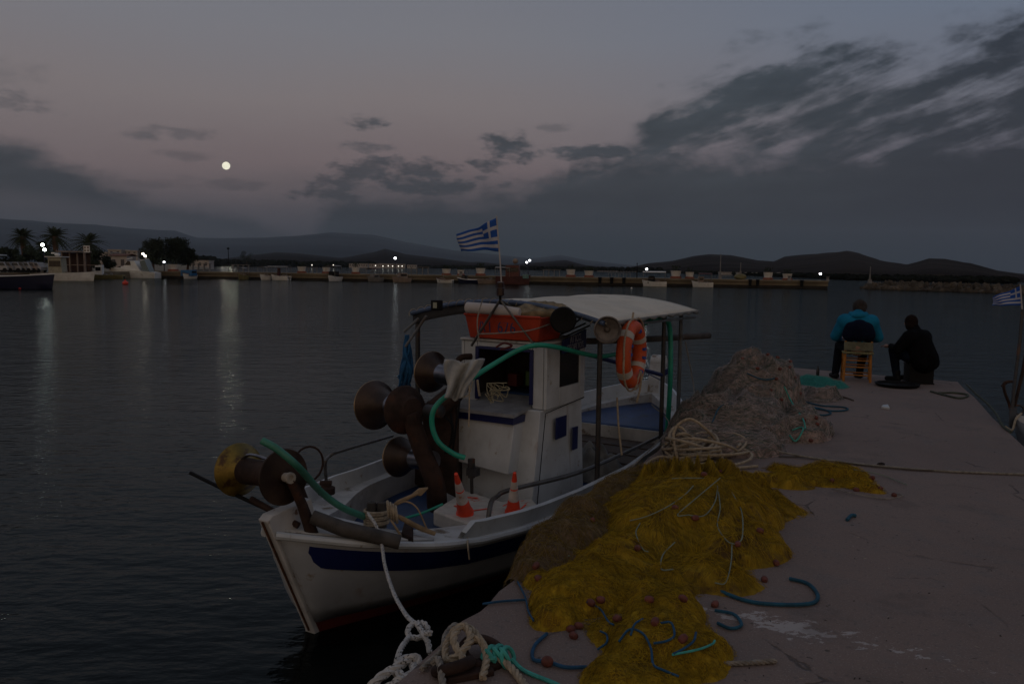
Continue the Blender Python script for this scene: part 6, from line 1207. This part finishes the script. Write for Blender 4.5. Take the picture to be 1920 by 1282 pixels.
pg = empty('pergola', far(145, 125, 1), R(0), label='brown timber pergola behind the white caique', cat='pergola'); c = pg.location; D = c.y
zt = PD(145, 473, D).z-1
for i in range(4):
    a = M(); panel(a, -2.1+i*1.05, -1.95+i*1.05, -.1, .1, 0, zt); a.build('post', FT, pg, local=True)
a = M(); panel(a, -2.4, 1.6, -.9, .9, zt, zt+.15); [panel(a, -2.5, 3.5, y, y+.1, .95, 1.03) for y in (-1.2,)]; a.build('roof', FT, pg, local=True)
a = M(); panel(a, -2.3, 1.5, .6, .7, 0, zt-.05); a.build('back_panel', mat('dark_timber', (.05, .025, .018), .9), pg, local=True)
b = far(158, 122, 1); sg_ = empty('sign', b, 0, label='small white four-square sign on a post before the widest palm', cat='sign')
zs = PD(162, 467, b.y).z-1; a = M(); a.tube([(0, 0, 0), (0, 0, zs+.5)], .06, 6); a.build('post', FT, sg_, local=True); a = M(); panel(a, .0, .85, -.03, .03, zs-.45, zs+.45); so_ = a.build('panel', FW, sg_, local=True)
a = M(); [a.box((x, -.035, z), (.26, .01, .26)) for x in (.22, .62) for z in (zs-.2, zs+.2)]; a.build('symbol', FT, so_, local=True)
BWH = mat('house_white', (.42, .38, .35), .8, .2, .5, dirt=(.25, .2, .16), dirt_amt=.5, dirt_scale=.4); ROOFM = mat('roof_tile', (.16, .07, .045), .9, .3, 1); WINM = mat('house_window', (.05, .05, .055), .4, .1, 1, 0)
def house(px, ytop, D, w_, label, floors=2, roof=False, z0=.9, ybase=None):
    b = far(px, D, z0); h_ = PD(px, ytop, b.y).z-z0
    if ybase: z0 = PD(px, ybase, b.y).z; b.z = z0; h_ = PD(px, ytop, b.y).z-z0
    e = empty('house', b, 0, label=label, cat='house', group='pale houses along the shore'); a = M(); panel(a, -w_/2, w_/2, -.0, 5, -2, h_); wl = a.build('wall', BWH, e, local=True)
    n_ = max(2, int(w_/1.8))
    for f in range(floors):
        for i in range(n_):
            x = -w_/2+(i+.5)*w_/n_; a = M(); zc = h_*(f+.5)/floors; panel(a, x-w_/n_*.2, x+w_/n_*.2, -.04, .02, zc-h_/floors*.28, zc+h_/floors*.22); a.build('window', WINM, wl, local=True)
    a = M()
    if roof: a.slab([(-w_/2-.3, -.4, h_), (w_/2+.3, -.4, h_), (w_/2+.3, 2.5, h_+w_*.12), (-w_/2-.3, 2.5, h_+w_*.12)], (0, 0, .1)); a.slab([(-w_/2-.3, 5.4, h_), (w_/2+.3, 5.4, h_), (w_/2+.3, 2.5, h_+w_*.12), (-w_/2-.3, 2.5, h_+w_*.12)], (0, 0, .1))
    else: panel(a, -w_/2-.2, w_/2+.2, -.25, 5.2, h_+.002, h_+.22)
    a.build('roof', ROOFM if roof else BWH, e, local=True)
house(216, 469, 260, 3.8, 'left one of the three white hillside houses beyond the palms', ybase=484, z0=1); house(232, 470, 262, 3.2, 'middle one of the three white hillside houses beyond the palms', ybase=484); house(248, 471, 258, 3.2, 'right one of the three white hillside houses beyond the palms', ybase=480)
house(222, 480, 225, 4.4, 'low house with a red roof below the white hillside houses', 1, True); house(196, 474, 240, 3.2, 'pale house half behind the widest palm', ybase=486)
for i, (px, yt, D, w_, lab) in enumerate(((375, 489, 330, 7, 'brownish low house right of the big dark trees'), (672, 494.5, 700, 16, 'long white building left of the far shore lights'), (705, 495, 690, 12, 'pale building among the far shore lights, left'), (724, 494.5, 690, 11, 'pale building among the far shore lights, middle'), (748, 495.5, 690, 10, 'pale building among the far shore lights, right'), (772, 497, 690, 8, 'small white building right of the far shore lights'),
      (1140, 509, 560, 14, 'white building on the far shore, left of the pair past the tug'), (1175, 510, 550, 14, 'white building on the far shore, right of the pair past the tug'), (1365, 511, 380, 6, 'white shore building behind the tall mast'), (1393, 511.5, 375, 5, 'white shore building behind the short mast'), (1426, 512, 360, 4, 'small house on the hill foot, first past the short mast'), (1446, 512.5, 350, 3.4, 'small house on the hill foot behind a planter'), (1470, 512, 330, 3.5, 'small house on the hill foot left of the shore lamp'), (1510, 515, 300, 3, 'small house on the hill foot under the shore lamp'))):
    house(px, yt, D, w_, lab, 1)
CARW = mat('car_white', (.30, .30, .31), .4, .1, 1)
for i, (px, m_) in enumerate(((8, CARW), (18, FG), (33, CARW), (42, FG), (52, CARW), (62, FT), (70, CARW))):
    b = far(px, 118, 1); e = empty('parked_car', b, R(3), label=['white car farthest left on the harbour road', 'grey car second from the left on the harbour road', 'white car between two grey cars on the harbour road', 'grey car below the leftmost palm', 'white car below the hedge trees', 'tan car before the last white one', 'white car at the right end of the parked row'][i], cat='car', group='cars parked on the harbour road')
    a = M(); a.slab([(-.65*1.3, -.8, .3), (-.85, -.8, .7), (-.5, -.75, .85), (-.25, -.7, 1.3), (.35, -.7, 1.3), (.62, -.75, .85), (.85, -.8, .75), (.85, -.8, .3)], (0, 1.6, 0)); bd_ = a.build('body', m_, e, local=True, bevel=.05)
    a = M(); a.slab([(-.40, -.81, .88), (-.2, -.76, 1.22), (.3, -.76, 1.22), (.5, -.81, .88)], (0, 1.62, 0)); a.build('window', GLASS, bd_, local=True)
    for x in (-.5, .5):
        for y in (-.8, .7): a = M(); a.lathe((x, y, .3), (0, 1, 0), [(0, .0), (0, .28), (.12, .28), (.12, 0)], 12); a.build('wheel', BLACK, e, local=True)
# ================================================================ evening haze
hm = bpy.data.materials.new('haze_air'); hm.use_nodes = True; h = G(hm.node_tree); h.N.clear(); pv = h.n('ShaderNodeVolumePrincipled'); h.put(pv, 'Density', 6e-5); h.put(pv, 'Color', (.74, .88, 1)); o_ = h.n('ShaderNodeOutputMaterial'); h.L.new(pv.outputs[0], o_.inputs['Volume'])
a = M(); a.box((0, 6100, 320), (26000, 12800, 658)); hz_ = a.build('haze', hm, origin=(0, 0, 0), smooth=False, kind='stuff', label='thin evening haze over the bay')
